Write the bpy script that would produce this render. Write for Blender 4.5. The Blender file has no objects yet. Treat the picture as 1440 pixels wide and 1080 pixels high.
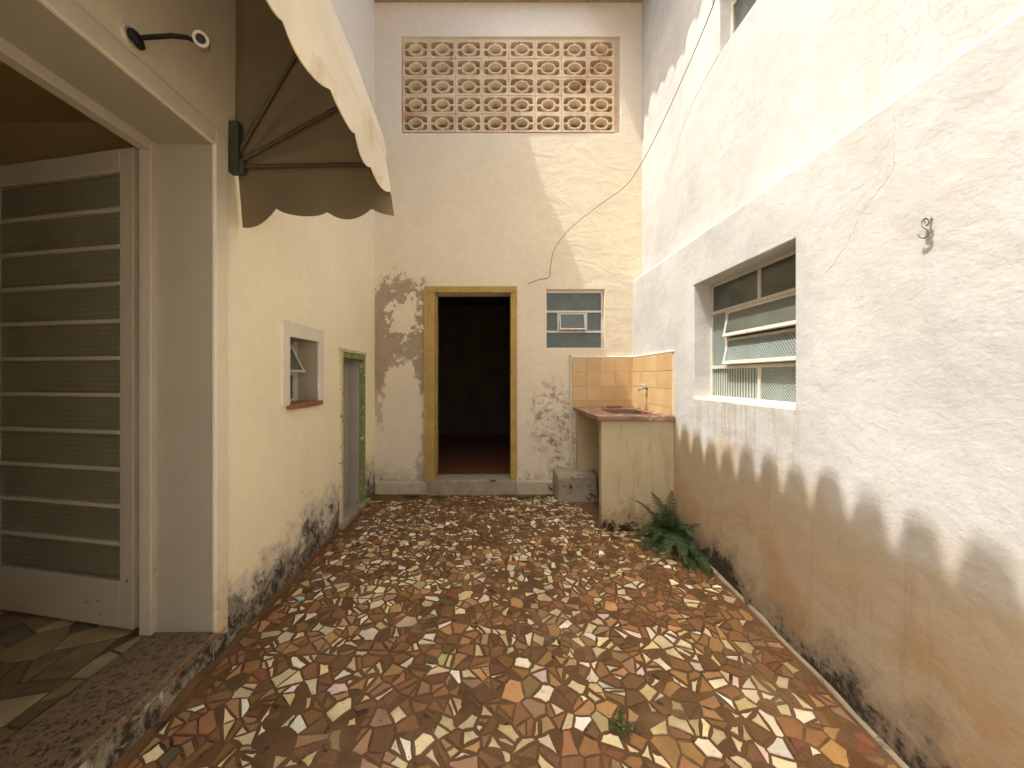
import bpy, bmesh, math, random
from mathutils import Vector, Matrix, noise as mnoise
random.seed(7)
sc = bpy.context.scene
COL = sc.collection

# ------------------------------------------------------------------ camera, sky, sun, exposure
CAM_Z = 1.35
FPX = 541.0
cam = bpy.data.cameras.new('camera')
cam.sensor_width = 36.0
cam.lens = FPX / 1440 * 36.0
cam.shift_x = (720 - 697) / 1440
cam.shift_y = (530 - 540) / 1440
cam.clip_start = 0.02
cam.clip_end = 500
camo = bpy.data.objects.new('camera', cam)
camo.location = (0, 0, CAM_Z)
camo.rotation_euler = (math.radians(90), 0, 0)
COL.objects.link(camo)
sc.camera = camo

SUN = Vector((1.0, 0.26, -2.6)).normalized()          # direction the light travels
elev = math.asin(-SUN.z)
w = bpy.data.worlds.new('World')
sc.world = w
w.use_nodes = True
nt = w.node_tree
sky = nt.nodes.new('ShaderNodeTexSky')
sky.sky_type = 'NISHITA'
sky.sun_disc = False
sky.sun_elevation = elev
sky.sun_rotation = math.atan2(-SUN.x, -SUN.y)
sky.dust_density = 7.0
sky.air_density = 1.0
sky.ozone_density = 1.0
nt.nodes['Background'].inputs['Strength'].default_value = 0.15
nt.links.new(sky.outputs[0], nt.nodes['Background'].inputs['Color'])
sl = bpy.data.lights.new('sun', 'SUN')
sl.energy = 2.1
sl.angle = math.radians(0.42)
sl.color = (1.0, 0.965, 0.91)
so = bpy.data.objects.new('sun', sl)
so.rotation_euler = SUN.to_track_quat('-Z', 'Y').to_euler()
so.location = (-4, -2, 12)
COL.objects.link(so)
sc.view_settings.view_transform = 'Standard'
sc.view_settings.look = 'None'
sc.view_settings.gamma = 1.0
sc.view_settings.exposure = 1.78
sc.cycles.max_bounces = 8
sc.cycles.diffuse_bounces = 6
sc.cycles.glossy_bounces = 4
sc.cycles.transmission_bounces = 4
sc.cycles.use_denoising = True
sc.cycles.adaptive_threshold = 0.02
sc.cycles.caustics_reflective = False
sc.cycles.caustics_refractive = False

# ------------------------------------------------------------------ helpers
def lin(r, g, b):
    f = lambda c: (c / 255 / 12.92) if c / 255 <= 0.04045 else ((c / 255 + 0.055) / 1.055) ** 2.4
    return (f(r), f(g), f(b), 1.0)

def P(px, py, Y):
    """photo pixel + distance -> point"""
    return Vector(((px - 697) / FPX * Y, Y, CAM_Z + (530 - py) / FPX * Y))

XL, XR, XU, YB = -1.405, 1.595, 1.70, 4.47
def fz(x, y):
    t = min(max((YB - y) / 3.0, 0.0), 1.35)
    l = -(0.03 * t + 0.07 * t * t)
    r = -(0.05 * t + 0.12 * t * t)
    k = min(max((x - XL) / 3.0, 0.0), 1.0)
    return l + (r - l) * k

class MB:
    def __init__(self):
        self.v = []; self.f = []; self.m = []; self.s = []
    def add(self, vs, fs, m=0, smooth=False):
        o = len(self.v)
        self.v += [tuple(p) for p in vs]
        for f in fs:
            self.f.append([i + o for i in f]); self.m.append(m); self.s.append(smooth)
        return self
    def box(self, x0, x1, y0, y1, z0, z1, m=0):
        return self.add([(x0,y0,z0),(x1,y0,z0),(x1,y1,z0),(x0,y1,z0),(x0,y0,z1),(x1,y0,z1),(x1,y1,z1),(x0,y1,z1)],
            [(0,3,2,1),(4,5,6,7),(0,1,5,4),(1,2,6,5),(2,3,7,6),(3,0,4,7)], m)
    def quad(self, a, b, c, d, m=0):
        return self.add([a, b, c, d], [(0,1,2,3)], m)
    def tube(self, pts, r, n=8, m=0, cap=True, close=False):
        pts = [Vector(p) for p in pts]
        rs = r if isinstance(r, (list, tuple)) else [r] * len(pts)
        rings = []; up = None
        for i, p in enumerate(pts):
            if close:
                t = pts[(i + 1) % len(pts)] - pts[i - 1]
            else:
                t = (pts[min(i + 1, len(pts) - 1)] - pts[max(i - 1, 0)])
            t.normalize()
            if up is None:
                up = Vector((0, 0, 1)) if abs(t.z) < 0.9 else Vector((1, 0, 0))
            a = t.cross(up).normalized(); b = a.cross(t).normalized(); up = b
            rings.append([p + (a * math.cos(2*math.pi*k/n) + b * math.sin(2*math.pi*k/n)) * rs[i] for k in range(n)])
        vs = [q for rg in rings for q in rg]; fs = []
        L = len(rings)
        for i in range(L if close else L - 1):
            j = (i + 1) % L
            for k in range(n):
                fs.append((i*n+k, i*n+(k+1) % n, j*n+(k+1) % n, j*n+k))
        self.add(vs, fs, m, True)
        if cap and not close:
            self.add(rings[0], [tuple(range(n))], m); self.add(rings[-1], [tuple(range(n - 1, -1, -1))], m)
        return self
    def build(self, name, mat, parent=None, bevel=0.0, fix=False):
        me = bpy.data.meshes.new(name)
        me.from_pydata(self.v, [], self.f)
        mats = mat if isinstance(mat, (list, tuple)) else [mat]
        for q in mats: me.materials.append(q)
        me.polygons.foreach_set('material_index', self.m)
        me.polygons.foreach_set('use_smooth', self.s)
        if fix:
            bm = bmesh.new(); bm.from_mesh(me)
            bmesh.ops.remove_doubles(bm, verts=bm.verts, dist=1e-5)
            bmesh.ops.recalc_face_normals(bm, faces=bm.faces)
            bm.to_mesh(me); bm.free()
        me.update()
        o = bpy.data.objects.new(name, me)
        COL.objects.link(o)
        if parent: o.parent = parent
        if bevel:
            b = o.modifiers.new('bevel', 'BEVEL'); b.width = bevel; b.segments = 2
            b.limit_method = 'ANGLE'; b.angle_limit = math.radians(50)
        return o

def tag(o, label=None, cat=None, group=None, kind=None):
    if label: o['label'] = label
    if cat: o['category'] = cat
    if group: o['group'] = group
    if kind: o['kind'] = kind
    return o

def empty(name, label, cat, group=None):
    o = bpy.data.objects.new(name, None)
    o.empty_display_size = 0.1
    COL.objects.link(o)
    return tag(o, label, cat, group)

# ---- node helper
class G:
    def __init__(self, name):
        self.mat = bpy.data.materials.new(name); self.mat.use_nodes = True
        self.t = self.mat.node_tree
        self.b = self.t.nodes['Principled BSDF']
        g = self.t.nodes.new('ShaderNodeNewGeometry'); self.pos = g.outputs['Position']
        self._sep = None
    def put(self, sock, v):
        if isinstance(v, bpy.types.NodeSocket): self.t.links.new(v, sock)
        elif v is not None:
            try: sock.default_value = v
            except Exception: sock.default_value = tuple(v)[:3]
    def xyz(self, i):
        if self._sep is None:
            s = self.t.nodes.new('ShaderNodeSeparateXYZ'); self.t.links.new(self.pos, s.inputs[0]); self._sep = s
        return self._sep.outputs[i]
    def m(self, op, a, b=None, c=None, clamp=False):
        n = self.t.nodes.new('ShaderNodeMath'); n.operation = op; n.use_clamp = clamp
        self.put(n.inputs[0], a)
        if b is not None: self.put(n.inputs[1], b)
        if c is not None: self.put(n.inputs[2], c)
        return n.outputs[0]
    def vec(self, scale=(1,1,1), off=(0,0,0), src=None):
        n = self.t.nodes.new('ShaderNodeMapping')
        self.t.links.new(src or self.pos, n.inputs[0])
        n.inputs['Scale'].default_value = scale; n.inputs['Location'].default_value = off
        return n.outputs[0]
    def noise(self, scale, detail=4, rough=0.55, dist=0.0, vec=None, col=False):
        n = self.t.nodes.new('ShaderNodeTexNoise')
        self.t.links.new(vec or self.pos, n.inputs['Vector'])
        n.inputs['Scale'].default_value = scale; n.inputs['Detail'].default_value = detail
        n.inputs['Roughness'].default_value = rough; n.inputs['Distortion'].default_value = dist
        return n.outputs['Color'] if col else n.outputs['Fac']
    def vor(self, scale, feature='F1', vec=None, rnd=1.0, out='Distance'):
        n = self.t.nodes.new('ShaderNodeTexVoronoi'); n.feature = feature
        self.t.links.new(vec or self.pos, n.inputs['Vector'])
        n.inputs['Scale'].default_value = scale; n.inputs['Randomness'].default_value = rnd
        return n.outputs[out]
    def sm(self, x, a, b, lo=0.0, hi=1.0, smooth=True):
        n = self.t.nodes.new('ShaderNodeMapRange')
        n.interpolation_type = 'SMOOTHSTEP' if smooth else 'LINEAR'
        n.clamp = True
        self.put(n.inputs[0], x)
        if a <= b:
            n.inputs[1].default_value = a; n.inputs[2].default_value = b
            n.inputs[3].default_value = lo; n.inputs[4].default_value = hi
        else:
            n.inputs[1].default_value = b; n.inputs[2].default_value = a
            n.inputs[3].default_value = hi; n.inputs[4].default_value = lo
        return n.outputs[0]
    def mix(self, f, a, b, mode='MIX'):
        n = self.t.nodes.new('ShaderNodeMix'); n.data_type = 'RGBA'; n.blend_type = mode
        self.put(n.inputs[0], f); self.put(n.inputs[6], a); self.put(n.inputs[7], b)
        return n.outputs[2]
    def bump(self, h, strength=0.3, dist=0.01, normal=None):
        n = self.t.nodes.new('ShaderNodeBump')
        n.inputs['Strength'].default_value = strength; n.inputs['Distance'].default_value = dist
        self.put(n.inputs['Height'], h)
        if normal is not None: self.t.links.new(normal, n.inputs['Normal'])
        return n.outputs[0]
    def warp(self, scale, amt):
        n = self.t.nodes.new('ShaderNodeVectorMath'); n.operation = 'MULTIPLY_ADD'
        self.t.links.new(self.noise(scale, 4, 0.6, col=True), n.inputs[0])
        n.inputs[1].default_value = (amt,) * 3
        s = self.t.nodes.new('ShaderNodeVectorMath'); s.operation = 'SUBTRACT'
        self.t.links.new(self.pos, s.inputs[0]); s.inputs[1].default_value = (amt / 2,) * 3
        self.t.links.new(s.outputs[0], n.inputs[2])
        return n.outputs[0]
    def ell(self, vec, ax, c, r):
        """1 inside an ellipse (axes ax[0], ax[1]) falling to 0 at its rim; negative outside"""
        s = self.t.nodes.new('ShaderNodeSeparateXYZ'); self.t.links.new(vec, s.inputs[0])
        a = self.m('DIVIDE', self.m('SUBTRACT', s.outputs[ax[0]], c[0]), r[0])
        b = self.m('DIVIDE', self.m('SUBTRACT', s.outputs[ax[1]], c[1]), r[1])
        return self.m('SUBTRACT', 1.0, self.m('SQRT', self.m('ADD', self.m('MULTIPLY', a, a), self.m('MULTIPLY', b, b))))
    def out(self, color=None, rough=0.85, normal=None, spec=0.3, metal=0.0):
        if color is not None: self.put(self.b.inputs['Base Color'], color)
        self.put(self.b.inputs['Roughness'], rough)
        self.b.inputs['Specular IOR Level'].default_value = spec
        self.b.inputs['Metallic'].default_value = metal
        if normal is not None: self.t.links.new(normal, self.b.inputs['Normal'])
        return self.mat
    def hfloor(self, a, b):
        """height above the sloping courtyard floor"""
        t = self.m('DIVIDE', self.m('SUBTRACT', YB, self.xyz(1)), 3.0)
        q = self.m('MULTIPLY', t, self.m('MULTIPLY_ADD', t, b, a))
        return self.m('ADD', self.xyz(2), q)

def mottle(g, base, amt=0.08, scale=3.0):
    n = g.noise(scale, 5, 0.6)
    k = g.sm(n, 0.3, 0.7, 1 - amt, 1 + amt * 0.5, False)
    c = g.t.nodes.new('ShaderNodeMix'); c.data_type = 'RGBA'; c.blend_type = 'MULTIPLY'
    c.inputs[0].default_value = 1.0
    g.put(c.inputs[6], base)
    cc = g.t.nodes.new('ShaderNodeCombineColor'); [g.t.links.new(k, cc.inputs[i]) for i in range(3)]
    g.t.links.new(cc.outputs[0], c.inputs[7])
    return c.outputs[2]

# ------------------------------------------------------------------ materials
def mat_right_wall():
    g = G('old white plaster')
    c = mottle(g, lin(193, 193, 188), 0.18, 1.3)
    c = mottle(g, c, 0.07, 9)
    c = mottle(g, c, 0.05, 40)
    wv = g.warp(2.2, 0.35)
    # faint grey-brown weather stains high up
    st = g.noise(1.3, 6, 0.65, 0.6, g.vec((1, 1, 0.45)))
    zone = g.m('MULTIPLY', g.sm(g.xyz(2), 1.3, 2.3), g.sm(g.xyz(1), 2.6, 1.2))
    c = g.mix(g.m('MULTIPLY', g.m('MULTIPLY', g.sm(st, 0.46, 0.62), zone), 0.40), c, lin(180, 168, 148))
    e = g.m('MAXIMUM', g.ell(wv, (1, 2), (1.42, 2.75), (0.45, 0.35)), g.ell(wv, (1, 2), (2.75, 3.15), (0.35, 0.35)))
    net = g.sm(g.vor(9, 'DISTANCE_TO_EDGE', g.warp(5, 0.25)), 0.06, 0.0)
    c = g.mix(g.m('MULTIPLY', g.m('MULTIPLY', g.sm(e, 0.0, 0.35), net), 0.30), c, lin(150, 138, 118))
    # cream edge along the ledge
    led = g.m('MULTIPLY', g.sm(g.xyz(2), 2.44, 2.47), g.sm(g.xyz(2), 2.54, 2.48))
    c = g.mix(g.m('MULTIPLY', led, 0.28), c, lin(226, 210, 178))
    # painted shade and ochre damp below, mould at the foot
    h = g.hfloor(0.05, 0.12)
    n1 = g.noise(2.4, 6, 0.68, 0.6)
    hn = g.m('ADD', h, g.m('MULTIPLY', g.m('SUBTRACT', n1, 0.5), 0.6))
    c = g.mix(g.m('MULTIPLY', g.sm(hn, 1.05, 0.75), 0.88), c, lin(176, 158, 126))  # dirty beige, deepened to paint in shade under the roof's shadow line
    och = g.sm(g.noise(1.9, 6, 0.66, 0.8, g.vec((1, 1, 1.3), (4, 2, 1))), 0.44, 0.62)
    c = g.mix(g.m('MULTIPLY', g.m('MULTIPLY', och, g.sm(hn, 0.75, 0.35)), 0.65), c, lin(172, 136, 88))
    strk = g.m('MULTIPLY', g.sm(g.noise(3.0, 5, 0.65, 0.3, g.vec((1, 3.5, 0.35))), 0.56, 0.72), g.sm(h, 1.3, 0.5))
    c = g.mix(g.m('MULTIPLY', strk, 0.35), c, lin(142, 118, 88))
    n2 = g.noise(7, 6, 0.72, 0.4)
    n3 = g.noise(2.0, 4, 0.6)
    lim = g.m('ADD', h, g.m('ADD', g.m('MULTIPLY', g.m('SUBTRACT', n2, 0.5), 0.55), g.m('MULTIPLY', g.m('SUBTRACT', n3, 0.5), 0.55)))
    c = g.mix(g.m('MULTIPLY', g.sm(lim, 0.30, 0.10), 0.75), c, lin(128, 116, 98))
    c = g.mix(g.m('MULTIPLY', g.sm(g.m('ADD', lim, g.m('MULTIPLY', g.m('SUBTRACT', g.noise(30, 5, 0.7), 0.5), 0.35)), 0.15, 0.02), 0.9), c, lin(44, 38, 30))
    dw = g.m('MULTIPLY', g.m('MULTIPLY', g.sm(g.xyz(1), 1.95, 2.1), g.sm(g.xyz(1), 3.2, 3.0)), g.m('MULTIPLY', g.sm(g.xyz(2), 1.19, 1.17), g.sm(g.xyz(2), 0.55, 1.15)))
    dr = g.sm(g.noise(9, 4, 0.6, 0.1, g.vec((1, 2.2, 0.12))), 0.46, 0.66)
    c = g.mix(g.m('MULTIPLY', g.m('MULTIPLY', dw, dr), 0.55), c, lin(158, 142, 112))
    # small dark flakes
    fl = g.m('MULTIPLY', g.sm(g.noise(14, 6, 0.7, 0.8, g.vec((1, 1, 0.5))), 0.70, 0.74), g.sm(h, 0.8, 0.3))
    c = g.mix(fl, c, lin(70, 52, 38))
    ht = g.m('ADD', g.m('MULTIPLY', g.noise(3.4, 4, 0.55, 0.3), 0.9),
             g.m('ADD', g.m('MULTIPLY', g.noise(13, 5, 0.62, 0.25, g.vec((1, 0.85, 1.1))), 0.34), g.m('MULTIPLY', g.noise(75, 2, 0.6), 0.11)))
    return g.out(c, 0.9, g.bump(ht, 0.46, 0.022))

def mat_left_wall():
    g = G('cream yellow paint')
    c = mottle(g, lin(247, 235, 203), 0.06, 1.2)
    c = g.mix(g.sm(g.xyz(2), 2.4, 3.6), c, lin(232, 224, 210))
    c = mottle(g, c, 0.04, 15)
    # faint scuffs
    sc_ = g.sm(g.noise(6, 7, 0.75, 1.0, g.vec((1, 2.5, 0.5))), 0.69, 0.74)
    c = g.mix(g.m('MULTIPLY', sc_, 0.45), c, lin(178, 150, 100))
    h = g.hfloor(0.03, 0.07)
    n1 = g.noise(3.2, 5, 0.6, 0.2)
    damp = g.sm(g.m('ADD', h, g.m('MULTIPLY', g.m('SUBTRACT', n1, 0.5), 0.5)), 0.5, 0.2)
    c = g.mix(g.m('MULTIPLY', damp, 0.45), c, lin(226, 206, 160))
    n2 = g.noise(9, 6, 0.75, 0.5)
    n3 = g.noise(2.4, 3, 0.5, 0, g.vec((1, 1, 1), (3.1, 0.7, 2)))
    lim = g.m('ADD', h, g.m('ADD', g.m('MULTIPLY', g.m('SUBTRACT', n2, 0.5), 0.8), g.m('MULTIPLY', g.m('SUBTRACT', n3, 0.5), 0.75)))
    c = g.mix(g.m('MULTIPLY', g.sm(lim, 0.42, 0.28), 0.85), c, lin(206, 198, 182))
    c = g.mix(g.m('MULTIPLY', g.sm(lim, 0.26, 0.15), 0.75), c, lin(120, 110, 92))
    mz = g.sm(g.noise(16, 5, 0.72, 0.6), 0.40, 0.58)
    blk = g.m('ADD', lim, g.m('MULTIPLY', g.m('SUBTRACT', g.noise(36, 6, 0.75, 0.4), 0.5), 0.75))
    c = g.mix(g.m('MULTIPLY', g.m('MULTIPLY', g.sm(blk, 0.30, 0.05), mz), 0.92), c, lin(38, 33, 26))
    spk = g.m('MULTIPLY', g.sm(g.noise(42, 5, 0.7, 0.5, g.vec((1, 1, 0.6))), 0.66, 0.7), g.sm(lim, 0.50, 0.28))
    c = g.mix(spk, c, lin(60, 50, 38))
    flake = g.sm(h, 0.4, 0.1)
    ht = g.m('ADD', g.m('MULTIPLY', g.noise(5, 4, 0.55), 0.6),
             g.m('ADD', g.m('MULTIPLY', g.noise(60, 4, 0.5), 0.05), g.m('MULTIPLY', g.m('MULTIPLY', flake, g.noise(12, 4, 0.7, 0.3)), 0.9)))
    return g.out(c, 0.75, g.bump(ht, 0.45, 0.015))

def mat_back_wall():
    g = G('faded beige plaster')
    c = mottle(g, lin(222, 209, 183), 0.07, 1.4)
    c = g.mix(g.sm(g.xyz(2), 3.6, 4.6), c, lin(216, 207, 190))
    c = mottle(g, c, 0.05, 18)
    wv = g.warp(5.0, 0.30)
    w2 = g.warp(11.0, 0.10)
    ax = (0, 2)
    # bare grey render left of the doorway
    grey = g.m('MAXIMUM', g.ell(w2, ax, (-1.14, 1.60), (0.46, 0.92)), g.ell(w2, ax, (-0.85, 1.25), (0.15, 1.20)))
    pale = g.m('MAXIMUM', g.ell(wv, ax, (-1.08, 0.86), (0.25, 0.74)), g.m('SUBTRACT', g.ell(wv, ax, (-1.04, 2.08), (0.30, 0.40)), g.m('MULTIPLY', g.sm(g.noise(8, 6, 0.7, 0.5), 0.38, 0.62), 0.75)))
    pn = g.noise(6, 6, 0.65)
    fn = g.m('MULTIPLY', g.m('SUBTRACT', g.noise(16, 6, 0.72, 0.3), 0.5), 0.75)
    gm = g.m('MULTIPLY', g.sm(g.m('ADD', grey, fn), -0.03, 0.07), g.sm(g.m('SUBTRACT', pale, fn), 0.10, 0.0))
    mottled = g.sm(g.m('ADD', pn, g.m('MULTIPLY', g.sm(g.xyz(2), 1.7, 2.1), 0.0)), 0.70, 0.60)
    c = g.mix(g.m('MULTIPLY', g.m('MULTIPLY', gm, mottled), 0.85), c, mottle(g, lin(150, 134, 110), 0.2, 9))
    low = g.m('MULTIPLY', g.sm(g.xyz(0), -0.80, -0.84), g.sm(g.xyz(2), 1.25, 1.1))
    c = g.mix(g.m('MULTIPLY', low, 0.4), c, lin(205, 196, 178))
    # rough dark damp right of the doorway
    d = g.m('MAXIMUM', g.ell(wv, ax, (0.66, 0.85), (0.30, 0.55)), g.ell(wv, ax, (0.78, 0.55), (0.22, 0.5)))
    sp = g.noise(13, 9, 0.78, 0.4)
    dm = g.m('MULTIPLY', g.sm(d, -0.1, 0.5), g.sm(sp, 0.46, 0.60))
    c = g.mix(g.m('MULTIPLY', dm, 0.7), c, lin(112, 100, 84))
    c = g.mix(g.m('MULTIPLY', g.m('MULTIPLY', g.sm(d, 0.0, 0.5), g.sm(sp, 0.62, 0.68)), 0.8), c, lin(58, 50, 40))
    # foot: grime and chipped holes
    n2 = g.noise(9, 7, 0.7, 0.5)
    lim = g.m('ADD', g.xyz(2), g.m('MULTIPLY', g.m('SUBTRACT', n2, 0.5), 0.7))
    c = g.mix(g.m('MULTIPLY', g.sm(lim, 0.30, 0.12), 0.55), c, lin(150, 138, 116))
    ch = g.m('MULTIPLY', g.sm(g.noise(17, 6, 0.7, 0.6), 0.60, 0.63), g.sm(g.xyz(2), 0.36, 0.16))
    c = g.mix(ch, c, lin(48, 40, 30))
    ch2 = g.m('MULTIPLY', g.sm(g.noise(19, 6, 0.7, 0.6), 0.63, 0.66), g.sm(g.ell(wv, ax, (-1.18, 2.5), (0.22, 0.18)), 0, 0.3))
    c = g.mix(ch2, c, lin(120, 104, 80))
    tr = g.noise(4, 5, 0.6, 0.6, g.vec((0.7, 1, 1.5)))
    rough = g.sm(g.xyz(0), 0.1, 0.7)
    ht = g.m('ADD', g.m('MULTIPLY', tr, g.m('MULTIPLY_ADD', rough, 0.7, 0.25)),
             g.m('ADD', g.m('MULTIPLY', g.noise(34, 3, 0.6), 0.12), g.m('MULTIPLY', gm, -0.25)))
    return g.out(c, 0.9, g.bump(ht, 0.5, 0.02))

def mat_simple(name, rgb, rough=0.7, var=0.1, scale=8, bump=0.15, bdist=0.004, bscale=30, spec=0.3, metal=0.0, dirt=None, dscale=9, dth=(0.6, 0.7)):
    g = G(name)
    c = mottle(g, lin(*rgb), var, scale)
    if dirt:
        c = g.mix(g.sm(g.noise(dscale, 7, 0.7, 0.4), *dth), c, lin(*dirt))
    nrm = g.bump(g.noise(bscale, 5, 0.6), bump, bdist) if bump else None
    return g.out(c, rough, nrm, spec, metal)

def mat_white_wood(name='white gloss paint', rgb=(184, 174, 154)):
    g = G(name)
    c = mottle(g, lin(*rgb), 0.06, 4)
    chip = g.m('MULTIPLY', g.sm(g.noise(24, 6, 0.7, 0.5, g.vec((1, 1, 0.5))), 0.64, 0.67), g.sm(g.xyz(2), 0.75, 0.1))
    c = g.mix(chip, c, lin(52, 40, 32))
    return g.out(c, 0.42, g.bump(g.noise(40, 4, 0.5, 0, g.vec((1, 1, 0.2))), 0.15, 0.003))

def mat_shards():
    g = G('broken ceramic tile')
    a = g.t.nodes.new('ShaderNodeAttribute'); a.attribute_name = 'tile_colour'
    c = mottle(g, a.outputs['Color'], 0.16, 9)
    c = mottle(g, c, 0.10, 60)
    pit = g.sm(g.noise(48, 4, 0.65, 0.5), 0.66, 0.69)
    c = g.mix(g.m('MULTIPLY', pit, 0.8), c, lin(52, 34, 22))
    film = g.sm(g.noise(2.3, 6, 0.65, 0.4), 0.47, 0.66)
    c = g.mix(g.m('MULTIPLY', film, 0.42), c, lin(104, 76, 46))
    r = g.sm(g.noise(6, 4, 0.6), 0.3, 0.7, 0.38, 0.72)
    return g.out(c, r, g.bump(g.noise(45, 4, 0.6), 0.18, 0.003), 0.35)

def mat_grout():
    g = G('brown cement grout')
    c = mottle(g, lin(106, 78, 48), 0.3, 6)
    c = g.mix(g.sm(g.noise(2.5, 6, 0.7), 0.52, 0.66), c, lin(116, 94, 66))
    c = g.mix(g.sm(g.noise(14, 4, 0.7), 0.58, 0.68), c, lin(62, 44, 28))
    ht = g.m('ADD', g.noise(50, 6, 0.65), g.m('MULTIPLY', g.noise(8, 4, 0.5), 0.6))
    return g.out(c, 0.85, g.bump(ht, 0.5, 0.008))

def mat_glass(name, rgb, pattern, rough=0.2, trans=0.45, ax=(1, 2), period=0.02, bdist=0.004):
    g = G(name)
    k = 2 * math.pi / period
    if pattern == 'grid':
        h = g.m('MULTIPLY', g.m('SINE', g.m('MULTIPLY', g.xyz(ax[0]), k)), g.m('SINE', g.m('MULTIPLY', g.xyz(ax[1]), k)))
    elif pattern == 'rib':
        h = g.m('SINE', g.m('MULTIPLY', g.xyz(ax[0]), k))
    else:
        h = g.m('SINE', g.m('MULTIPLY_ADD', g.xyz(2), k, g.m('MULTIPLY', g.noise(2, 1, 0.5), 2.5)))
    kd = 0.93 if pattern == 'wave' else 0.6
    c = g.mix(g.sm(h, -0.4, 0.8), lin(*rgb), lin(*[int(v * kd) for v in rgb]))
    c = mottle(g, c, 0.15, 7)
    g.b.inputs['Transmission Weight'].default_value = trans
    g.b.inputs['IOR'].default_value = 1.45
    return g.out(c, rough, g.bump(h, 0.6, bdist), 0.5)

M = {}
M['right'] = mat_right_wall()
M['left'] = mat_left_wall()
M['back'] = mat_back_wall()
M['casing'] = mat_simple('off white casing paint', (224, 216, 196), 0.65, 0.06, 5, 0.15, 0.004, 20, dirt=(150, 124, 88), dscale=16, dth=(0.66, 0.72))
def mat_casing():
    g = G('off white casing with dirty foot')
    c = mottle(g, lin(228, 218, 194), 0.06, 5)
    n = g.noise(14, 6, 0.72, 0.4)
    lim = g.m('ADD', g.xyz(2), g.m('MULTIPLY', g.m('SUBTRACT', n, 0.5), 0.9))
    c = g.mix(g.m('MULTIPLY', g.sm(lim, 0.5, 0.1), 0.5), c, lin(190, 160, 112))
    c = g.mix(g.m('MULTIPLY', g.sm(lim, 0.12, -0.02), 0.8), c, lin(80, 66, 48))
    c = g.mix(g.sm(g.noise(30, 5, 0.7), 0.70, 0.73), c, lin(150, 122, 84))
    return g.out(c, 0.65, g.bump(g.noise(20, 4, 0.6), 0.2, 0.006))
M['casing2'] = mat_casing()
M['reveal'] = mat_simple('grey white reveal paint', (166, 158, 140), 0.7, 0.07, 2.5, 0.15, 0.004, 15, dirt=(140, 112, 78), dscale=11, dth=(0.70, 0.76))
M['white_wood'] = mat_white_wood()
M['shard'] = mat_shards()
M['grout'] = mat_grout()
M['granite'] = mat_simple('dark brown granite', (128, 108, 82), 0.4, 0.3, 60, 0.05, 0.001, 90, 0.5, dirt=(70, 56, 42), dscale=45, dth=(0.5, 0.6))
M['interior'] = mat_simple('dim room plaster', (176, 156, 108), 0.85, 0.12, 2, 0.15, 0.01, 6)
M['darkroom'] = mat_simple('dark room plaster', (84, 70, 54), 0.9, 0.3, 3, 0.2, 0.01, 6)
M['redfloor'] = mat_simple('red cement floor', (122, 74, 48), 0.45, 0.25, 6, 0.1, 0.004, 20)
M['ywood'] = mat_simple('yellow ochre door paint', (172, 144, 80), 0.55, 0.18, 7, 0.3, 0.004, 40, dirt=(92, 84, 46), dscale=10, dth=(0.60, 0.70))
M['gwood'] = mat_simple('worn green door paint', (122, 138, 78), 0.6, 0.2, 9, 0.3, 0.004, 40, dirt=(206, 196, 150), dscale=18, dth=(0.56, 0.62))
M['cwood'] = mat_simple('flaking cream door paint', (214, 204, 156), 0.7, 0.15, 9, 0.3, 0.004, 40, dirt=(96, 84, 52), dscale=22, dth=(0.57, 0.63))
M['gdoor'] = mat_simple('grey plank paint', (168, 160, 150), 0.6, 0.12, 6, 0.2, 0.003, 30, dirt=(110, 100, 80), dscale=14, dth=(0.64, 0.7))
M['concrete'] = mat_simple('stained concrete', (158, 146, 122), 0.9, 0.22, 6, 0.5, 0.01, 25, dirt=(64, 56, 44), dscale=8, dth=(0.56, 0.68))
M['concrete_pale'] = mat_simple('pale bounce concrete', (196, 184, 160), 0.9, 0.1, 2, 0.3, 0.01, 12)  # for the unseen yard added to bounce sunlight
M['plinth'] = mat_simple('chipped lime plinth', (186, 174, 146), 0.9, 0.2, 7, 0.5, 0.01, 25, dirt=(76, 66, 48), dscale=9, dth=(0.57, 0.66))
M['block'] = mat_simple('weathered clay breeze block', (208, 188, 158), 0.9, 0.18, 5, 0.4, 0.006, 30, dirt=(168, 128, 104), dscale=2.2, dth=(0.54, 0.72))
M['tilew'] = mat_simple('glazed orange beige tile', (206, 160, 104), 0.22, 0.10, 9, 0.08, 0.003, 12, 0.5, dirt=(170, 122, 72), dscale=6, dth=(0.56, 0.72))
def mat_tile():
    g = G('glazed orange beige tile')
    oi = g.t.nodes.new('ShaderNodeObjectInfo')
    c = g.mix(oi.outputs['Random'], lin(208, 178, 132), lin(192, 160, 114))
    c = mottle(g, c, 0.10, 7)
    c = g.mix(g.m('MULTIPLY', g.sm(g.noise(9, 6, 0.7, 0.4, g.vec((1, 1, 0.4))), 0.55, 0.72), 0.5), c, lin(222, 190, 140))
    c = g.mix(g.sm(g.noise(26, 5, 0.7), 0.69, 0.72), c, lin(120, 84, 52))
    return g.out(c, 0.28, g.bump(g.noise(14, 3, 0.6), 0.1, 0.004), 0.5)
M['tilew'] = mat_tile()
M['tilegrout'] = mat_simple('pale tile grout', (222, 200, 160), 0.85, 0.1, 12)
M['counter'] = mat_simple('worn red brown counter', (142, 112, 92), 0.65, 0.28, 14, 0.4, 0.006, 30, dirt=(196, 168, 140), dscale=11, dth=(0.52, 0.64))
M['sinkwall'] = mat_simple('cream sink plaster', (216, 202, 166), 0.85, 0.09, 3, 0.3, 0.008, 16, dirt=(120, 100, 70), dscale=13, dth=(0.67, 0.72))
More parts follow.
